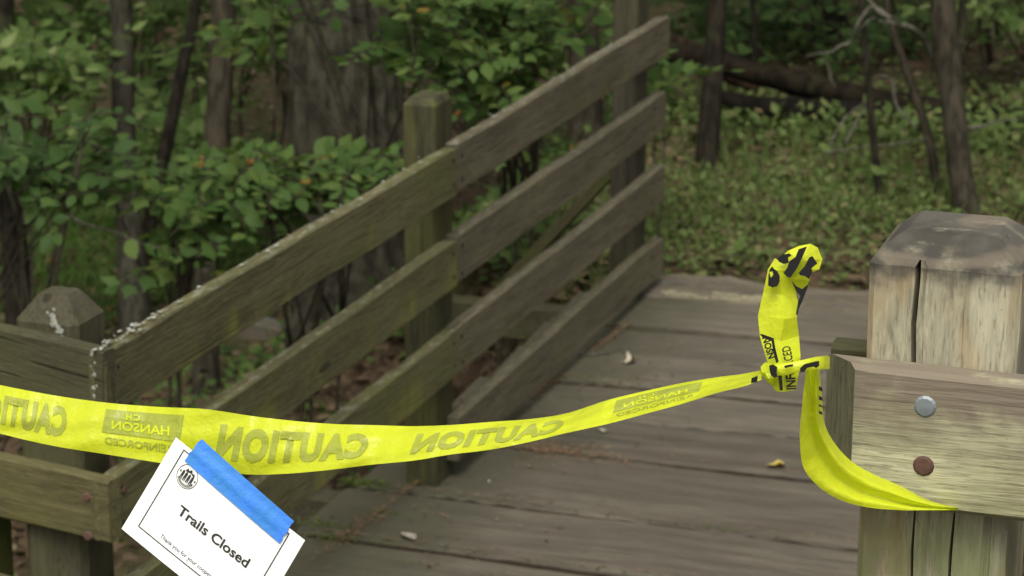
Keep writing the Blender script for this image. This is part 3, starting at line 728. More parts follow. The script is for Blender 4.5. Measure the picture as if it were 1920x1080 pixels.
# emblem: ring, dark figures standing over a grey arc
em = bmesh.new(); ec = (56.6, 44)
def ringpart(bm, r0, r1, a0, a1, n=26, off=.0007):
    prev = None
    for i in range(n + 1):
        t = a0 + (a1 - a0) * i / n; c_ = [bm.verts.new(sp(ec[0] + math.cos(t) * q, ec[1] + math.sin(t) * q, off)) for q in (r0, r1)]
        if prev: bm.faces.new((prev[0], prev[1], c_[1], c_[0]))
        prev = c_
def epoly(bm, pts, off=.0008): bm.faces.new([bm.verts.new(sp(ec[0] + x, ec[1] + y, off)) for x, y in pts])
ringpart(em, 20.8, 22, 0, 2 * math.pi)
for k in range(4):
    x = -13.5 + k * 7; epoly(em, [(x, 11), (x + .6, -4), (x + 3, -8), (x + 5.6, -4), (x + 5, 11), (x + 3.8, 11), (x + 3.2, 3), (x + 1.8, 11)])
epoly(em, [(-9, -7), (-6, -14), (-2, -11), (2, -16), (6, -10), (10, -12), (13, -6), (8, -7), (3, -9), (-3, -7)])
for (x, y) in ((-17, -2), (17, -1), (15, 7)): epoly(em, [(x - 1.5, y - 1), (x + 1.5, y - 2), (x + 2, y + 2), (x - 1, y + 2)])
o = bmo('emblem', em, M_ink, sign); o.location = -Vector(sign.location)
eg = bmesh.new(); ringpart(eg, 14.5, 19.2, .5, 2.6); o = bmo('emblem_lettering_arc', eg, M_greyink, sign); o.location = -Vector(sign.location)
for k in range(9):
    pass
bt = tag(empty('blue_tape', sp(150, 0, .003)), 'strip of blue painter tape holding the white notice to the yellow tape', 'tape')
v = []; f = []
na, nb = 22, 6
for i in range(na + 1):
    t = i / na
    for j in range(nb + 1):
        s = j / nb; jag = .9 * math.sin(j * 2.4 + 1) * (1 if i in (0, na) else 0)
        top = np.array((42.7 + (272 - 42.7) * t, -28.6 + 12.6 * t)); bot = np.array((36 + (271 - 36) * t, 23.8 + 10.2 * t)); p = top * (1 - s) + bot * s
        off = .002 + .003 * math.exp(-((s - .52) / .1) ** 2) - .012 * max(0, .5 - s) * (1 - t) 
        v.append(sp(p[0] + jag * 1.6, p[1], max(off, .0015)))
for i in range(na):
    for j in range(nb): a = i * (nb + 1) + j; f.append((a, a + 1, a + nb + 2, a + nb + 1))
o = pyd('tape_strip', v, f, M_blue, bt, True); o.location = -Vector(bt.location)

# ------------------------------------------------------------------ leaves
def T_ovate():
    v = [(0, 0, 0), (0, .22, .02), (0, .5, .03), (0, .78, .0), (0, 1, -.07), (-.20, .16, .03), (-.31, .42, .04), (-.22, .74, .0), (.20, .16, .03), (.31, .42, .04), (.22, .74, .0)]
    f = [(0, 1, 5), (1, 2, 6, 5), (2, 3, 7, 6), (3, 4, 7), (0, 8, 1), (1, 8, 9, 2), (2, 9, 10, 3), (3, 10, 4)]
    return np.array(v), f
def T_broad():
    v = [(0, 0, 0), (0, .3, .03), (0, .65, .02), (0, 1, -.08), (-.26, .1, .05), (-.4, .38, .05), (-.27, .6, .02), (-.24, .78, .0), (.26, .1, .05), (.4, .38, .05), (.27, .6, .02), (.2, .8, .0)]
    f = [(0, 1, 4), (1, 5, 4), (1, 2, 6, 5), (2, 3, 7, 6), (0, 8, 1), (1, 8, 9), (1, 9, 10, 2), (2, 10, 11, 3)]
    return np.array(v), f
def T_lobed():
    o = [(0, 0), (.12, .1), (.34, .02), (.30, .2), (.55, .42), (.32, .5), (.24, .62), (.14, .7), (0, 1.02), (-.14, .7), (-.24, .62), (-.32, .5), (-.55, .42), (-.30, .2), (-.34, .02), (-.12, .1)]
    v = [(0, .38, .04)] + [(x, y, .02 - .12 * x * x - .06 * y * y) for x, y in o]; n = len(o)
    return np.array(v), [(0, 1 + k, 1 + (k + 1) % n) for k in range(n)]
def T_toothed():
    o = [(0, 0), (.13, .1), (.22, .2), (.2, .24), (.3, .36), (.26, .4), (.31, .5), (.24, .56), (.24, .66), (.16, .72), (.12, .84), (0, 1.04)]
    pts = o + [(-x * .92, y * .98 + .01) for x, y in o[-2:0:-1]]
    v = [(0, .3, .05), (0, .62, .045)] + [(x, y, .02 - .16 * abs(x) - .1 * max(0, y - .5)) for x, y in pts]; n = len(pts)
    f = []
    for k in range(n):
        f.append((0 if k < 6 or k >= n - 6 else 1, 2 + k, 2 + (k + 1) % n))
    f += [(0, 2 + 6, 1), (0, 1, 2 + n - 6)]
    return np.array(v), f
def T_small():
    return np.array([(0, 0, 0), (-.3, .45, .05), (0, 1, -.05), (.3, .45, .05), (0, .5, .0)]), [(0, 4, 1), (1, 4, 2), (0, 3, 4), (3, 2, 4)]
def T_needle():
    return np.array([(-.05, 0, 0), (.05, 0, 0), (.04, .5, .12), (-.04, .5, .12), (0, 1, .03)]), [(0, 1, 2, 3), (3, 2, 4)]
def T_blade():
    return np.array([(-.03, 0, 0), (.03, 0, 0), (.025, .5, .05), (-.025, .5, .05), (0, 1, .3)]), [(0, 1, 2, 3), (3, 2, 4)]
TEM = {'ovate': T_ovate(), 'broad': T_broad(), 'lobed': T_lobed(), 'toothed': T_toothed(), 'small': T_small(), 'blade': T_blade(), 'needle': T_needle()}
def basis(d, n):
    d = d / np.linalg.norm(d, axis=1, keepdims=True); x = np.cross(d, n); x /= np.linalg.norm(x, axis=1, keepdims=True) + 1e-9
    z = np.cross(x, d); return x, d, z
def leafcloud(name, pos, dirs, nrm, size, tem, mat, parent=None):
    tv, tf = TEM[tem]; n, k = len(pos), len(tv)
    x, y, z = basis(dirs, nrm)
    V = pos[:, None, :] + size[:, None, None] * (tv[None, :, 0:1] * x[:, None] + tv[None, :, 1:2] * y[:, None] + tv[None, :, 2:3] * z[:, None])
    V = V.reshape(-1, 3)
    if parent is not None: V = V - np.array(parent.location)
    me = bpy.data.meshes.new(name); me.vertices.add(n * k); me.vertices.foreach_set('co', V.astype(np.float32).ravel())
    lt = np.array([len(f) for f in tf]); li = np.concatenate([np.array(f) for f in tf]); nl = len(li)
    me.loops.add(n * nl); me.loops.foreach_set('vertex_index', (np.arange(n)[:, None] * k + li[None]).ravel().astype(np.int32))
    me.polygons.add(n * len(tf)); st = np.concatenate([[0], np.cumsum(lt)[:-1]])
    me.polygons.foreach_set('loop_start', (np.arange(n)[:, None] * nl + st[None]).ravel().astype(np.int32))
    me.polygons.foreach_set('loop_total', np.tile(lt, n).astype(np.int32))
    me.update(calc_edges=True); me.validate()
    at = me.attributes.new('leafvar', 'FLOAT', 'POINT'); at.data.foreach_set('value', np.repeat(nrg.random(n), k).astype(np.float32))
    return link(name, me, mat, parent, True)
LEAFME = {}
def leaf_mesh(tem, mat):
    if (tem, mat.name) not in LEAFME:
        tv, tf = TEM[tem]; me = bpy.data.meshes.new('leaf'); me.from_pydata([tuple(v) for v in tv], [], tf); me.materials.append(mat)
        me.polygons.foreach_set('use_smooth', [True] * len(me.polygons)); LEAFME[(tem, mat.name)] = me
    return LEAFME[(tem, mat.name)]
UP = np.array([0, 0, 1.])
def spray_leaves(start, dirv, length, n, size, droop=.25, tilt=.35):
    """Leaves set alternately along a twig, roughly in one plane, tips forward and a little down."""
    out = []; d = dirv / np.linalg.norm(dirv)
    pn = UP + nrg.normal(0, .28, 3) + np.array([.15, -.35, 0]); side = np.cross(d, pn); side /= np.linalg.norm(side)
    for k in range(n):
        t = (k + .6) / n; p = start + d * length * t + UP * (-droop * length * t * t)
        sg = 1 if k % 2 else -1
        ld = d * nrg.uniform(.35, .8) + side * sg * nrg.uniform(.6, 1) + UP * nrg.uniform(-.45, .05)
        out.append((p + side * sg * .01, ld, pn + nrg.normal(0, tilt, 3), size * nrg.uniform(.5, 1.32) * (1.1 - .35 * t)))
    out.append((start + d * length + UP * (-droop * length), d + UP * -.2, pn, size * .8))
    return out
def shrub(name, label, cat, base, regions, leaf, nper, mat, tems=('ovate', 'broad'), indiv=300, group=None, stem=M_twig, twlen=.38, stem_r=.009, minz=.05):
    """regions: (u0, v0, u1, v1, depth0, depth1, number of sprays)"""
    base = np.array(base, float); root = tag(empty(name, base), label, cat, group)
    L_ = []; tb = bmesh.new(); starts = []
    for (u0, v0, u1, v1, d0, d1, ns) in regions:
        for _ in range(ns):
            p = W(nrg.uniform(u0, u1), nrg.uniform(v0, v1), nrg.uniform(d0, d1))
            g = G(p[0], p[1])
            if p[2] < g + minz: p[2] = g + minz + nrg.uniform(0, .12)
            if p[1] < 2.3 and p[0] > -.42: p[0] = -.42 - nrg.uniform(0, .3)
            starts.append(p)
    cen = np.mean(starts, axis=0); top = np.array([cen[0], cen[1], max(s[2] for s in starts)])
    for p in starts:
        out = p - (cen - UP * .2); out[2] *= .35; out = out / (np.linalg.norm(out) + 1e-6) + nrg.normal(0, .55, 3) * np.array([1, 1, .35])
        out /= np.linalg.norm(out); ln = twlen * nrg.uniform(.7, 1.25); s0 = p - out * ln * .5
        if p[1] < 2.3 and s0[0] + out[0] * ln > -.30: out[0] = -abs(out[0]) * .4
        L_ += spray_leaves(s0, out, ln, nper, leaf)
        tube_bm([s0 - UP * .02, s0 + out * ln * .5 - UP * .05 * ln, s0 + out * ln - UP * .25 * ln], [.0035, .0025, .0012], 4, tb, sub=2)
    mains = []
    for k in range(3):
        q = starts[k * len(starts) // 3]; m = base + (q - base) * .55 + nrg.normal(0, .06, 3); mains.append((m, q))
        tube_bm([base - UP * .08 + nrg.normal(0, .03, 3) * [1, 1, 0], m, q], [stem_r, stem_r * .7, stem_r * .35], 6, tb, sub=4)
    for k, p in enumerate(starts):
        if k % 4 == 0:
            m = mains[k % 3][0]; tube_bm([m, (m + p) / 2 + UP * .05, p], [.006, .0045, .003], 4, tb, sub=2)
    bo = bmo('branches', tb, stem, root, True)
    bo.data.transform(Matrix.Translation(-Vector(base)))
    L_.sort(key=lambda q: np.dot(q[0] - CAM, CF)); vis = [q for q in L_ if True]
    ind = vis[:indiv]; rest = vis[indiv:]
    if ind:
        P = np.array([q[0] for q in ind]); x, y, z = basis(np.array([q[1] for q in ind]), np.array([q[2] for q in ind]))
        for k, q in enumerate(ind):
            o = bpy.data.objects.new('leaf', leaf_mesh(tems[k % len(tems)], mat)); COL.objects.link(o); o.parent = root; s = q[3]
            o.matrix_local = Matrix(((x[k][0] * s, y[k][0] * s, z[k][0] * s, P[k][0] - base[0]), (x[k][1] * s, y[k][1] * s, z[k][1] * s, P[k][1] - base[1]), (x[k][2] * s, y[k][2] * s, z[k][2] * s, P[k][2] - base[2]), (0, 0, 0, 1)))
    if rest:
        o = leafcloud('foliage', np.array([q[0] for q in rest]), np.array([q[1] for q in rest]), np.array([q[2] for q in rest]), np.array([q[3] for q in rest]), tems[0], mat, root)
        o['kind'] = 'stuff'
    return root

# ------------------------------------------------------------------ trees
def tree(label, pts, depth, px, mat, top=6.5, crown=(3.6, 2.4, 420), lean=None, extra=None, group=None, seed=0, name='tree', sides=12, flute=0.):
    """pts: trunk points from the ground up as seen; px: trunk width there."""
    P = [W(u, v, depth) for u, v in pts]; R_ = [w_ * depth / F / 2 for w_ in px]
    b0 = P[0].copy(); gz = G(b0[0], b0[1])
    if P[0][2] > gz:
        P = [np.array([b0[0] + (b0[0] - P[1][0]) * .3, b0[1], gz - .12])] + P; R_ = [R_[0] * 1.25] + R_
    else:
        P[0][2] = gz - .08; R_[0] *= 1.2
    dv = P[-1] - P[-2]; dv = dv / np.linalg.norm(dv); dv = dv * .6 + UP * .4; z = P[-1]
    while z[2] < top:
        z = z + dv * .8 + nrg.normal(0, .03, 3); P.append(z); R_.append(max(.012, R_[-1] * .9))
    root = tag(empty(name, (P[0][0], P[0][1], gz)), label, 'tree', group); rl = np.array(root.location)
    o = bmo('trunk', tube_bm([p - rl for p in P], R_, sides, rough=.04, seed=seed, sub=5, flute=flute), mat, root, flute == 0)
    if crown:
        zc, rad, n = crown; c = np.array([P[-1][0], P[-1][1], 0]); pos = []; bb = bmesh.new()
        for k in range(16):
            a = k * 2.4; rr = rad * math.sqrt((k + .5) / 16); q = np.array([c[0] + rr * math.cos(a), c[1] + rr * math.sin(a), zc + nrg.uniform(0, top - zc)])
            tube_bm([np.array([P[-2][0], P[-2][1], max(zc - .3, q[2] - .8)]) - rl, (q + P[-2]) / 2 * [1, 1, 0] + UP * (q[2] - .2) - rl, q - rl], [.03, .018, .008], 5, bb, sub=2)
            pos.append(q + nrg.normal(0, .45, (n // 16, 3)))
        bmo('limb', bb, mat, root, True)
        pos = np.concatenate(pos); m = len(pos)
        o = leafcloud('crown', pos, nrg.normal(0, 1, (m, 3)), UP + nrg.normal(0, .4, (m, 3)), nrg.uniform(.14, .26, m), 'small', M_leaf, root); o['kind'] = 'stuff'
    if extra: extra(root, rl)
    return root
def limb(root, rl, uvd, px, mat, name='branch', n=7):
    d0 = uvd[0][2]; return bmo(name, tube_bm([W(*q) - rl for q in uvd], [p * q[2] / F / 2 for p, q in zip(px, uvd)], n, rough=.06, sub=4, seed=len(uvd)), mat, root, True)
tree('slim grey trunk at the far left edge, behind the near fence post', [(44, 640), (25, 450), (10, 250), (4, 0)], 12.2, [56, 50, 46, 42], M_barkd, seed=1)
tree('mossy grey trunk left of the dark leaning trunk', [(262, 690), (248, 500), (238, 350), (231, 180), (226, 0)], 11.6, [66, 56, 44, 43, 42], M_barkg, seed=2)
tree('thin dark trunk leaning right between two straighter trunks', [(252, 640), (276, 450), (301, 320), (319, 240), (346, 110), (366, 0)], 11.9, [30, 28, 27, 26, 24, 22], M_barkd, seed=3)
tree('straight reddish brown trunk right of the leaning one, close behind the railing', [(386, 745), (390, 480), (402, 340), (409, 220), (416, 100), (420, 0)], 11.2, [54, 50, 50, 48, 48, 48], M_bark, seed=4)
tree('thick old tree with rough dark bark behind the railing', [(690, 700), (672, 480), (652, 260), (645, 100), (640, -20)], 10.9, [250, 225, 215, 205, 200], M_barkold, crown=(3.9, 2.8, 700), seed=5, sides=44, flute=.035)
tree('brownish trunk hidden by leaves beside the far railing post', [(1100, 300), (1096, 100), (1092, -20)], 12.6, [62, 60, 58], M_bark, seed=6)
tree('dark trunk standing alone just right of the railing end', [(1326, 296), (1332, 210), (1339, 110), (1345, -20)], 11.5, [46, 42, 38, 36], M_barkd, seed=7)
def dead(root, rl):
    d = 10.75
    limb(root, rl, [(1788, 200, 10.6), (1762, 135, 10.66), (1744, 92, d), (1722, 62, d), (1700, 50, d)], [20, 17, 15, 13, 11], M_barkg, 'limb')
    limb(root, rl, [(1716, 57, d), (1698, 48, d), (1682, 47, d), (1668, 40, d), (1655, 22, d), (1640, 12, d), (1622, -12, d)], [13, 11, 9, 8, 7, 6, 4], M_dead, 'dead_branch')
    limb(root, rl, [(1690, 48, d), (1672, 32, d - .05), (1655, 28, d - .05), (1636, 12, d), (1618, 30, d + .03), (1606, 50, d + .05), (1596, 78, d + .1), (1575, 86, d + .11), (1560, 97, d + .12), (1535, 100, d + .1), (1510, 106, d + .1)], [5, 6, 6, 7, 7, 7, 6, 5, 4, 3, 2], M_dead, 'dead_branch')
    limb(root, rl, [(1676, 44, d), (1655, 41, d), (1640, 34, d), (1626, 41, d - .1), (1610, 58, d - .1)], [5, 4, 4, 3, 2], M_dead, 'dead_branch')
    limb(root, rl, [(1786, 190, 10.6), (1800, 90, 10.7), (1806, -10, 10.8)], [18, 15, 13], M_barkd, 'limb')
tree('crooked brown tree with a pale dead branch arching left, behind the square post', [(1816, 402), (1800, 320), (1788, 210), (1776, 100), (1766, -20)], 10.58, [50, 46, 45, 48, 46], M_bark, extra=dead, seed=8)
tree('thin bent stem leaning against the crooked brown tree', [(1757, 362), (1746, 280), (1722, 195), (1692, 112), (1672, 48), (1660, -20)], 10.9, [18, 18, 17, 15, 13, 12], M_bark, top=3.5, crown=None, seed=9)
tree('slender upright sapling left of the crooked brown tree', [(1649, 372), (1641, 290), (1634, 220), (1624, 110), (1614, -20)], 10.85, [15, 14, 14, 13, 12], M_barkd, top=3.5, crown=None, seed=10)
tree('broad dark trunk in the deep background above the fallen log', [(1568, 86), (1566, 30), (1562, -30)], 14.2, [46, 43, 42], M_barkd, seed=12)
tree('narrow dark stem in the background left of the broad trunk', [(1412, 150), (1414, 80), (1412, -20)], 13.2, [12, 11, 10], M_barkd, top=4.0, crown=None, seed=13)
tree('thin dark stem at the top right, right of the crooked tree', [(1862, 150), (1852, 60), (1856, -20)], 13.4, [12, 11, 10], M_barkd, top=4.5, crown=(3.6, 1.8, 200), seed=14)
tree('second thin dark stem at the top right corner', [(1876, 118), (1872, 40), (1876, -20)], 13.9, [16, 15, 14], M_barkd, top=5, crown=(3.6, 2., 260), seed=15)
for k, (x, y) in enumerate([(-9.4, 9.5), (-11.5, 13.5), (1.9, 9.5), (2.6, 6.2), (4.2, 9.0), (3.4, 13.), (-6.6, 3.2), (3.6, 3.4)]):  # out-of-view trees, added only to cast shade on the wood
    p = np.array([x, y, 1.]); d = np.dot(p - CAM, CF); u = 960 + F * np.dot(p - CAM, CR) / d; v = 540 - F * np.dot(p - CAM, CU) / d
    tree('added unseen tree shading the wood from beside the view', [(u, v + 60), (u + rng.uniform(-8, 8), v), (u + rng.uniform(-14, 14), v - 120)], d, [60, 55, 50], M_barkd, crown=(3.4, 3.0, 520), group='added shade trees beside the view', seed=20 + k)

# fallen log and dead sticks on the ground
def thing_tube(name, label, cat, pts, rads, mat, n=9, rough=.06, group=None, seed=0):
    o = bmo(name, tube_bm(pts, rads, n, rough=rough, sub=5, seed=seed), mat, None, True); return tag(o, label, cat, group)
def onground(u, v, dz):
    p = Wg(u, v); p[2] += dz; return p
lg = [W(u, v, 12.2) for u, v in ((1180, 92), (1290, 105), (1347, 118), (1430, 142), (1493, 155), (1560, 172), (1613, 183), (1700, 196), (1760, 203), (1850, 212), (1960, 222))]
thing_tube('log_shape', 'long brown fallen log lying across the forest floor in the background', 'log', lg, [.045, .05, .055, .05, .062, .055, .056, .048, .05, .04, .035], bark('log_bark', (.024, .018, .012), (.009, .007, .005), .7), 14, .10, seed=2)
lg2 = [W(u, v, 12.15) for u, v in ((1320, 168), (1400, 196), (1480, 206), (1560, 212), (1640, 218), (1720, 222), (1800, 224), (1860, 222), (1960, 224))]  # near-black tube painted as the shaded gap under the long log
thing_tube('log_shape', 'near-black log shape standing in for shade beneath the long brown log', 'log', lg2, [.02, .045, .06, .065, .062, .065, .055, .05, .03], bark('log_gap_shade', (.016, .013, .011), (.006, .005, .0045), 1.), 12, .10, seed=4)
lg3 = [W(u, v, 12.6) for u, v in ((1225, 60), (1290, 90), (1350, 128), (1420, 170))]
thing_tube('log_shape', 'short rotten branch crossing the left end of the long brown log', 'log', lg3, [.035, .04, .045, .03], bark('rotten_bark', (.045, .03, .02), (.018, .012, .009)), 9, .10, seed=6)
def twig3(label, uvd, px, mat=M_dead, seed=0):
    return thing_tube('dead_stick', label, 'stick', [W(*q) for q in uvd], [p * .72 * q[2] / F / 2 for p, q in zip(px, uvd)], mat, 6, .1, 'dead sticks among the trees', seed)
twig3('zigzag pale stick between the sapling and the thin bent stem', [(1636, 150, 10.9), (1650, 142, 10.9), (1672, 150, 10.9), (1680, 195, 10.85), (1700, 220, 10.8), (1720, 243, 10.75)], [4, 6, 6, 6, 6, 4])
twig3('pale forked stick leaning left off the sapling', [(1584, 270, 10.9), (1602, 235, 10.9), (1622, 200, 10.9), (1634, 170, 10.88)], [6, 6, 5, 4])
twig3('dull bent stick left of the pale forked stick', [(1555, 275, 10.95), (1572, 240, 10.95), (1592, 213, 11.), (1632, 185, 11.)], [5, 5, 5, 4])
twig3('low horizontal stick over the grass below the sapling', [(1545, 287, 10.9), (1600, 278, 10.9), (1660, 272, 10.85), (1740, 258, 10.8)], [5, 5, 5, 4])
twig3('pale stick on the ground right of the crooked brown tree', [(1812, 240, 10.9), (1840, 238, 10.9), (1866, 228, 11.), (1920, 222, 11.1)], [14, 9, 6, 4])
twig3('short kinked stick hanging above the fallen log', [(1538, 112, 11.6), (1552, 122, 11.6), (1558, 148, 11.6), (1566, 163, 11.6)], [3, 5, 5, 3])
twig3('thin pale vine hanging in front of the thick old tree', [(512, -10, 9.3), (510, 90, 9.3), (516, 160, 9.3), (517, 225, 9.3)], [5, 6, 6, 4], M_twig)
twig3('long bare grey twig above the near fence post', [(126, 400, 8.7), (160, 420, 8.7), (226, 438, 8.7), (260, 455, 8.65), (300, 466, 8.6)], [5, 7, 7, 6, 4])
twig3('bare grey twig among leaves over the middle of the railing', [(470, 300, 8.9), (490, 288, 8.9), (515, 275, 8.9)], [3, 4, 3])
o = bmo('cut_timber', box_bm(-.13, .13, -.06, .06, -.02, .10, bev=.006), M_sill); p = Wg(492, 640); o.location = p; o.rotation_euler = (0, .1, -.15)
tag(o, 'short cut timber block lying on leaf litter below the railing', 'timber')

# ------------------------------------------------------------------ shrubs behind the railing
def gbase(u, v, d):
    p = W(u, v, d); return (p[0], p[1], G(p[0], p[1]))
LB = 'broadleaf shrubs behind the railing'
shrub('shrub', 'dense green shrub right behind the middle and far half of the railing', 'shrub', gbase(930, 300, 9.7), [(890, -70, 1140, 100, 9.3, 10.2, 50), (900, 60, 1130, 190, 9.2, 9.9, 28), (900, 110, 1000, 220, 8.9, 9.4, 8)], .072, 12, M_leaf, ('ovate', 'lobed', 'toothed'), group=LB)
shrub('shrub', 'green shrub with pointed leaves hanging in front of the thick old tree', 'shrub', gbase(850, 300, 9.4), [(740, -70, 850, 100, 9.0, 9.5, 16), (470, -110, 660, -20, 9.0, 9.6, 8), (440, 10, 490, 90, 9.0, 9.6, 5), (690, 70, 800, 120, 8.9, 9.3, 5)], .072, 12, M_leaf, ('lobed', 'toothed'), group=LB, stem_r=.006)
shrub('shrub', 'low green shrub under the thick old tree, just above the railing', 'shrub', gbase(600, 420, 9.0), [(430, 275, 740, 330, 8.6, 9.1, 24), (560, 290, 700, 370, 8.4, 8.8, 9), (430, 290, 560, 390, 8.4, 8.9, 9)], .069, 12, M_leaf, ('toothed', 'ovate'), group=LB)
shrub('shrub', 'dark green shrub at the left edge above the near fence post', 'shrub', gbase(-160, 480, 8.9), [(-60, 200, 190, 290, 8.6, 9.4, 18), (-60, 260, 110, 340, 8.5, 9.0, 9), (60, 300, 210, 360, 8.6, 9.1, 8)], .078, 10, M_leaf_dark, ('ovate', 'toothed'), group=LB)
shrub('shrub', 'leafy green shrub around the reddish brown trunk, left of the railing', 'shrub', gbase(330, 520, 8.9), [(300, 320, 430, 380, 8.6, 9.3, 13), (310, 370, 440, 430, 8.4, 9.0, 11), (275, 430, 340, 490, 8.3, 8.7, 4), (170, 320, 230, 360, 8.6, 9., 4)], .069, 12, M_leaf, ('toothed', 'ovate', 'lobed'), group=LB)
shrub('shrub', 'small leafy sprig poking out right of the far railing post', 'shrub', gbase(1225, 300, 10.2), [(1215, 90, 1275, 180, 9.9, 10.3, 8)], .085, 7, M_leaf, ('lobed', 'toothed'), group=LB, stem_r=.006)
shrub('shrub', 'low weedy bush seen between the far rail boards', 'shrub', gbase(960, 520, 10.2), [(880, 430, 1010, 560, 10.0, 10.6, 12), (1080, 440, 1150, 560, 10.2, 10.8, 8)], .07, 9, M_leaf_small, ('toothed', 'ovate'), group=LB, minz=.02)
# ------------------------------------------------------------------ paler shrubs in the background
for (lab, u0, v0, u1, v1, d0, d1, ns, pale) in [
    ('pale shrub in the top left corner behind the mossy grey trunk', -80, -120, 190, 60, 13., 15, 60, 1), ('pale shrub at the top directly behind the mossy grey trunk', 120, -120, 240, 150, 13.5, 15.5, 30, 1),
    ('bright pale shrub between the mossy grey trunk and the leaning trunk', 250, -120, 330, 200, 13, 15, 30, 1), ('bright pale shrub between the leaning trunk and the reddish brown trunk', 330, -120, 410, 230, 12.6, 14, 26, 1),
    ('pale shrub between the reddish brown trunk and the thick old tree', 430, -120, 540, 110, 12.6, 14, 26, 1), ('olive shrub at the left edge, hiding the top of the slim far left trunk', -80, 50, 150, 190, 11.2, 11.8, 34, 1),
    ('low pale shrub below the bright shrubs, right of the mossy grey trunk', 240, 200, 420, 330, 12.2, 13.2, 34, 1),
    ('dim shrub beyond the log, right of the lone dark trunk', 1240, -100, 1440, 80, 13.2, 14.5, 40, 0), ('dim shrub beyond the log, left of the broad dark trunk', 1430, -100, 1560, 100, 13.2, 14.5, 34, 0), ('dim shrub behind the sapling and the dead branch', 1590, -100, 1780, 110, 13.2, 14.5, 36, 0),
    ('small bright shrub in the top right corner', 1790, -110, 1960, 60, 12.2, 13.4, 22, 1), ('pale shrub at the top behind the thick old tree', 560, -120, 760, 40, 13, 15, 20, 1), ('pale shrub at the top behind the far railing post', 740, -120, 1140, 90, 12.6, 14, 56, 1)]:
    shrub('shrub', lab, 'shrub', gbase((u0 + u1) / 2, v1 + 60, (d0 + d1) / 2), [(u0, v0, u1, v1, d0, d1, ns)], .10 if pale else .085, 11, M_leaf_small if pale else (M_leaf_dark if 1240 <= u0 < 1700 else M_leaf), ('toothed',), 0, 'shrubs in the background woodland', twlen=.5)

# ------------------------------------------------------------------ ground cover
def scatter(n, regions):
    out = []
    for (x0, x1, y0, y1, wgt) in regions:
        m = int(n * wgt); xy = np.c_[nrg.uniform(x0, x1, m), nrg.uniform(y0, y1, m)]; out.append(xy)
    xy = np.concatenate(out); return np.array([(x, y, G(x, y)) for x, y in xy])
def cover(name, n, regions, size, tem, mat, lift, upness, keep=None):
    p = scatter(n, regions)
    if keep is not None: p = p[[keep(x, y) for x, y, z in p]]
    m = len(p); p[:, 2] += nrg.uniform(0, lift, m)
    d = nrg.normal(0, 1, (m, 3)); d[:, 2] = np.abs(d[:, 2]) * upness
    nn = UP + nrg.normal(0, .35, (m, 3)) + np.array([0, -.25, 0])
    if tem == 'blade': nn = nrg.normal(0, 1, (m, 3))
    o = leafcloud(name, p, d, nn, nrg.uniform(*size, m), tem, mat); tag(o, kind='stuff'); return o
def patchy(sc, th, seed):
    def f(x, y): return math.sin(x * sc + seed) + math.sin(y * sc * 1.3 + seed * 2) + math.sin((x + y) * sc * .7 + seed * 3) + nrg.normal() * .6 > th
    return f
far = [(-1.2, 3.5, 2.35, 6.0, .62), (-2.5, 4.5, 6, 9, .22), (-4, 5, 9, 14, .16)]
cover('weeds', 34000, far, (.018, .045), 'small', M_weed, .06, .7, patchy(2.6, -.2, 1))
cover('weeds', 2600, [(-.9, 2.2, 4.55, 5.3, 1)], (.03, .07), 'small', M_weed, .14, .8)
cover('weeds', 900, [(-1.2, 3.5, 2.4, 5.0, 1)], (.045, .08), 'ovate', M_weed, .14, .6, patchy(3.3, .4, 5))
cover('grass', 24000, [(-1.0, 3.2, 2.35, 5.5, 1)], (.05, .13), 'blade', M_weed, .0, 2.2, patchy(2.1, -.2, 2))
cover('leaf_litter', 7000, far + [(-5, -.4, -1.5, 5, 1.1), (-7, -2, 5, 10, .5), (-.4, 3, -3, 2.3, .2)], (.035, .075), 'broad', M_litter, .015, .12)
cover('grass', 9000, [(-5.2, -2.9, 3.8, 6.8, 1)], (.07, .16), 'blade', M_grass, 0, 2.0, lambda x, y: (x + 4.0) ** 2 / 1.2 + (y - 5.2) ** 2 / 2 < 1 + nrg.normal() * .3)
cover('weeds', 14000, [(-7, -1.0, 0, 7.5, 1)], (.03, .07), 'small', M_leaf, .12, .6, patchy(1.9, -.6, 4))

# ------------------------------------------------------------------ litter on the deck
def deckscatter(name, pts, size, tem, mat, z=.008, flat_=.1):
    p = np.array(pts); m = len(p); p3 = np.c_[p, np.full(m, z) + nrg.uniform(0, .004, m)]
    d = nrg.normal(0, 1, (m, 3)); d[:, 2] *= flat_
    o = leafcloud(name, p3, d, UP + nrg.normal(0, .25, (m, 3)), nrg.uniform(*size, m), tem, mat); tag(o, kind='stuff'); return o
ln = []
for _ in range(1700):
    t = nrg.random(); y = 1.96 - t * 2.75; x = .045 - .19 * t + nrg.normal(0, .005 + .009 * (math.sin(t * 23) > .3))
    if math.sin(y * 9) + math.sin(y * 4.1 + 1) > -1.1 + .9 * nrg.random(): ln.append((x, y))
c0 = Wz(1045, 850, 0)
ln += [(c0[0] + nrg.normal(0, .12), c0[1] + nrg.normal(0, .035)) for _ in range(600)]
for jy, n in ((-.157, 260), (-.546, 220), (.328, 160), (1.0, 40)): ln += [(nrg.uniform(-.2, 1.3) ** 1.0, jy + .026 + abs(nrg.normal(0, .012))) for _ in range(n // 2)]
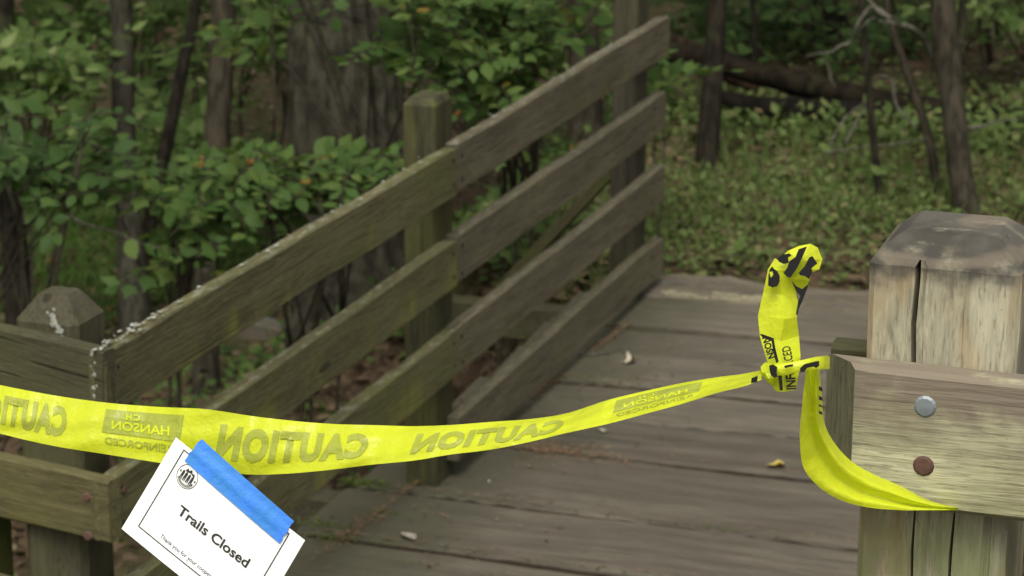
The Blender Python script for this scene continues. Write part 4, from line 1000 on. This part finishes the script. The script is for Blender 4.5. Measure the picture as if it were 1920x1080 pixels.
ln += [(nrg.normal(.02, .16), nrg.uniform(-1., 1.9)) for _ in range(350)]
deckscatter('needle_litter', ln, (.010, .026), 'needle', M_needle)
deckscatter('leaf_crumbs', [(nrg.normal(.1, .25), nrg.uniform(-1.1, 1.9)) for _ in range(420)], (.006, .018), 'small', M_litter)
ms = []
for (u, v, n, sx, sy) in ((690, 908, 260, .035, .02), (600, 985, 200, .05, .03), (620, 1010, 150, .04, .02), (1130, 712, 260, .07, .025), (730, 965, 60, .05, .01)):
    c = Wz(u, v, 0); ms += [(c[0] + nrg.normal(0, sx), c[1] + nrg.normal(0, sy)) for _ in range(n)]
for _ in range(160): ms.append((nrg.uniform(-.1, 1.0), [-.157, -.546][nrg.integers(2)] + .018 + abs(nrg.normal(0, .005))))
deckscatter('moss', ms, (.005, .012), 'small', M_moss, .003, .3)
def fallen(label, u, v, size, col, rz, tem='broad', curl=.25, z=.008):
    p = Wz(u, v, z); tv, tf = TEM[tem]; V = [(x * size, (y - .5) * size, (zz + curl * (x * x * 3 + (y - .5) ** 2)) * size) for x, y, zz in tv]
    b = flat('leaf_' + label[:8], col, .7, 0, .5, 120)
    o = pyd('fallen_leaf', V, tf, b, smooth=True); o.location = p; o.rotation_euler = (.1, .15, rz); return tag(o, label, 'leaf')
fallen('curled yellow leaf on the deck beside the tape loop', 1454, 876, .055, (.48, .36, .09), 1.9, curl=.6)
fallen('pale grey leaf lying on the near deck planks', 765, 1006, .062, (.34, .31, .27), 1.0, 'ovate', .3)
fallen('crumpled whitish leaf on the deck near the far end of the railing', 1178, 682, .055, (.48, .41, .33), 2.2, 'lobed', .8)
fallen('small pale leaf scrap on the middle of the deck', 1129, 808, .03, (.42, .38, .33), .4, 'broad', .5)
fallen('tiny pale leaf scrap on the plank below the tape', 917, 902, .014, (.5, .47, .42), .4, 'small', .2)
tw = bmo('twig', tube_bm([Wz(1085, 665, .012), Wz(1125, 662, .016), Wz(1165, 657, .012)], [.003, .003, .002], 6, sub=3), M_dead, None, True)
tag(tw, 'thin pale twig lying on the deck by the railing', 'twig')
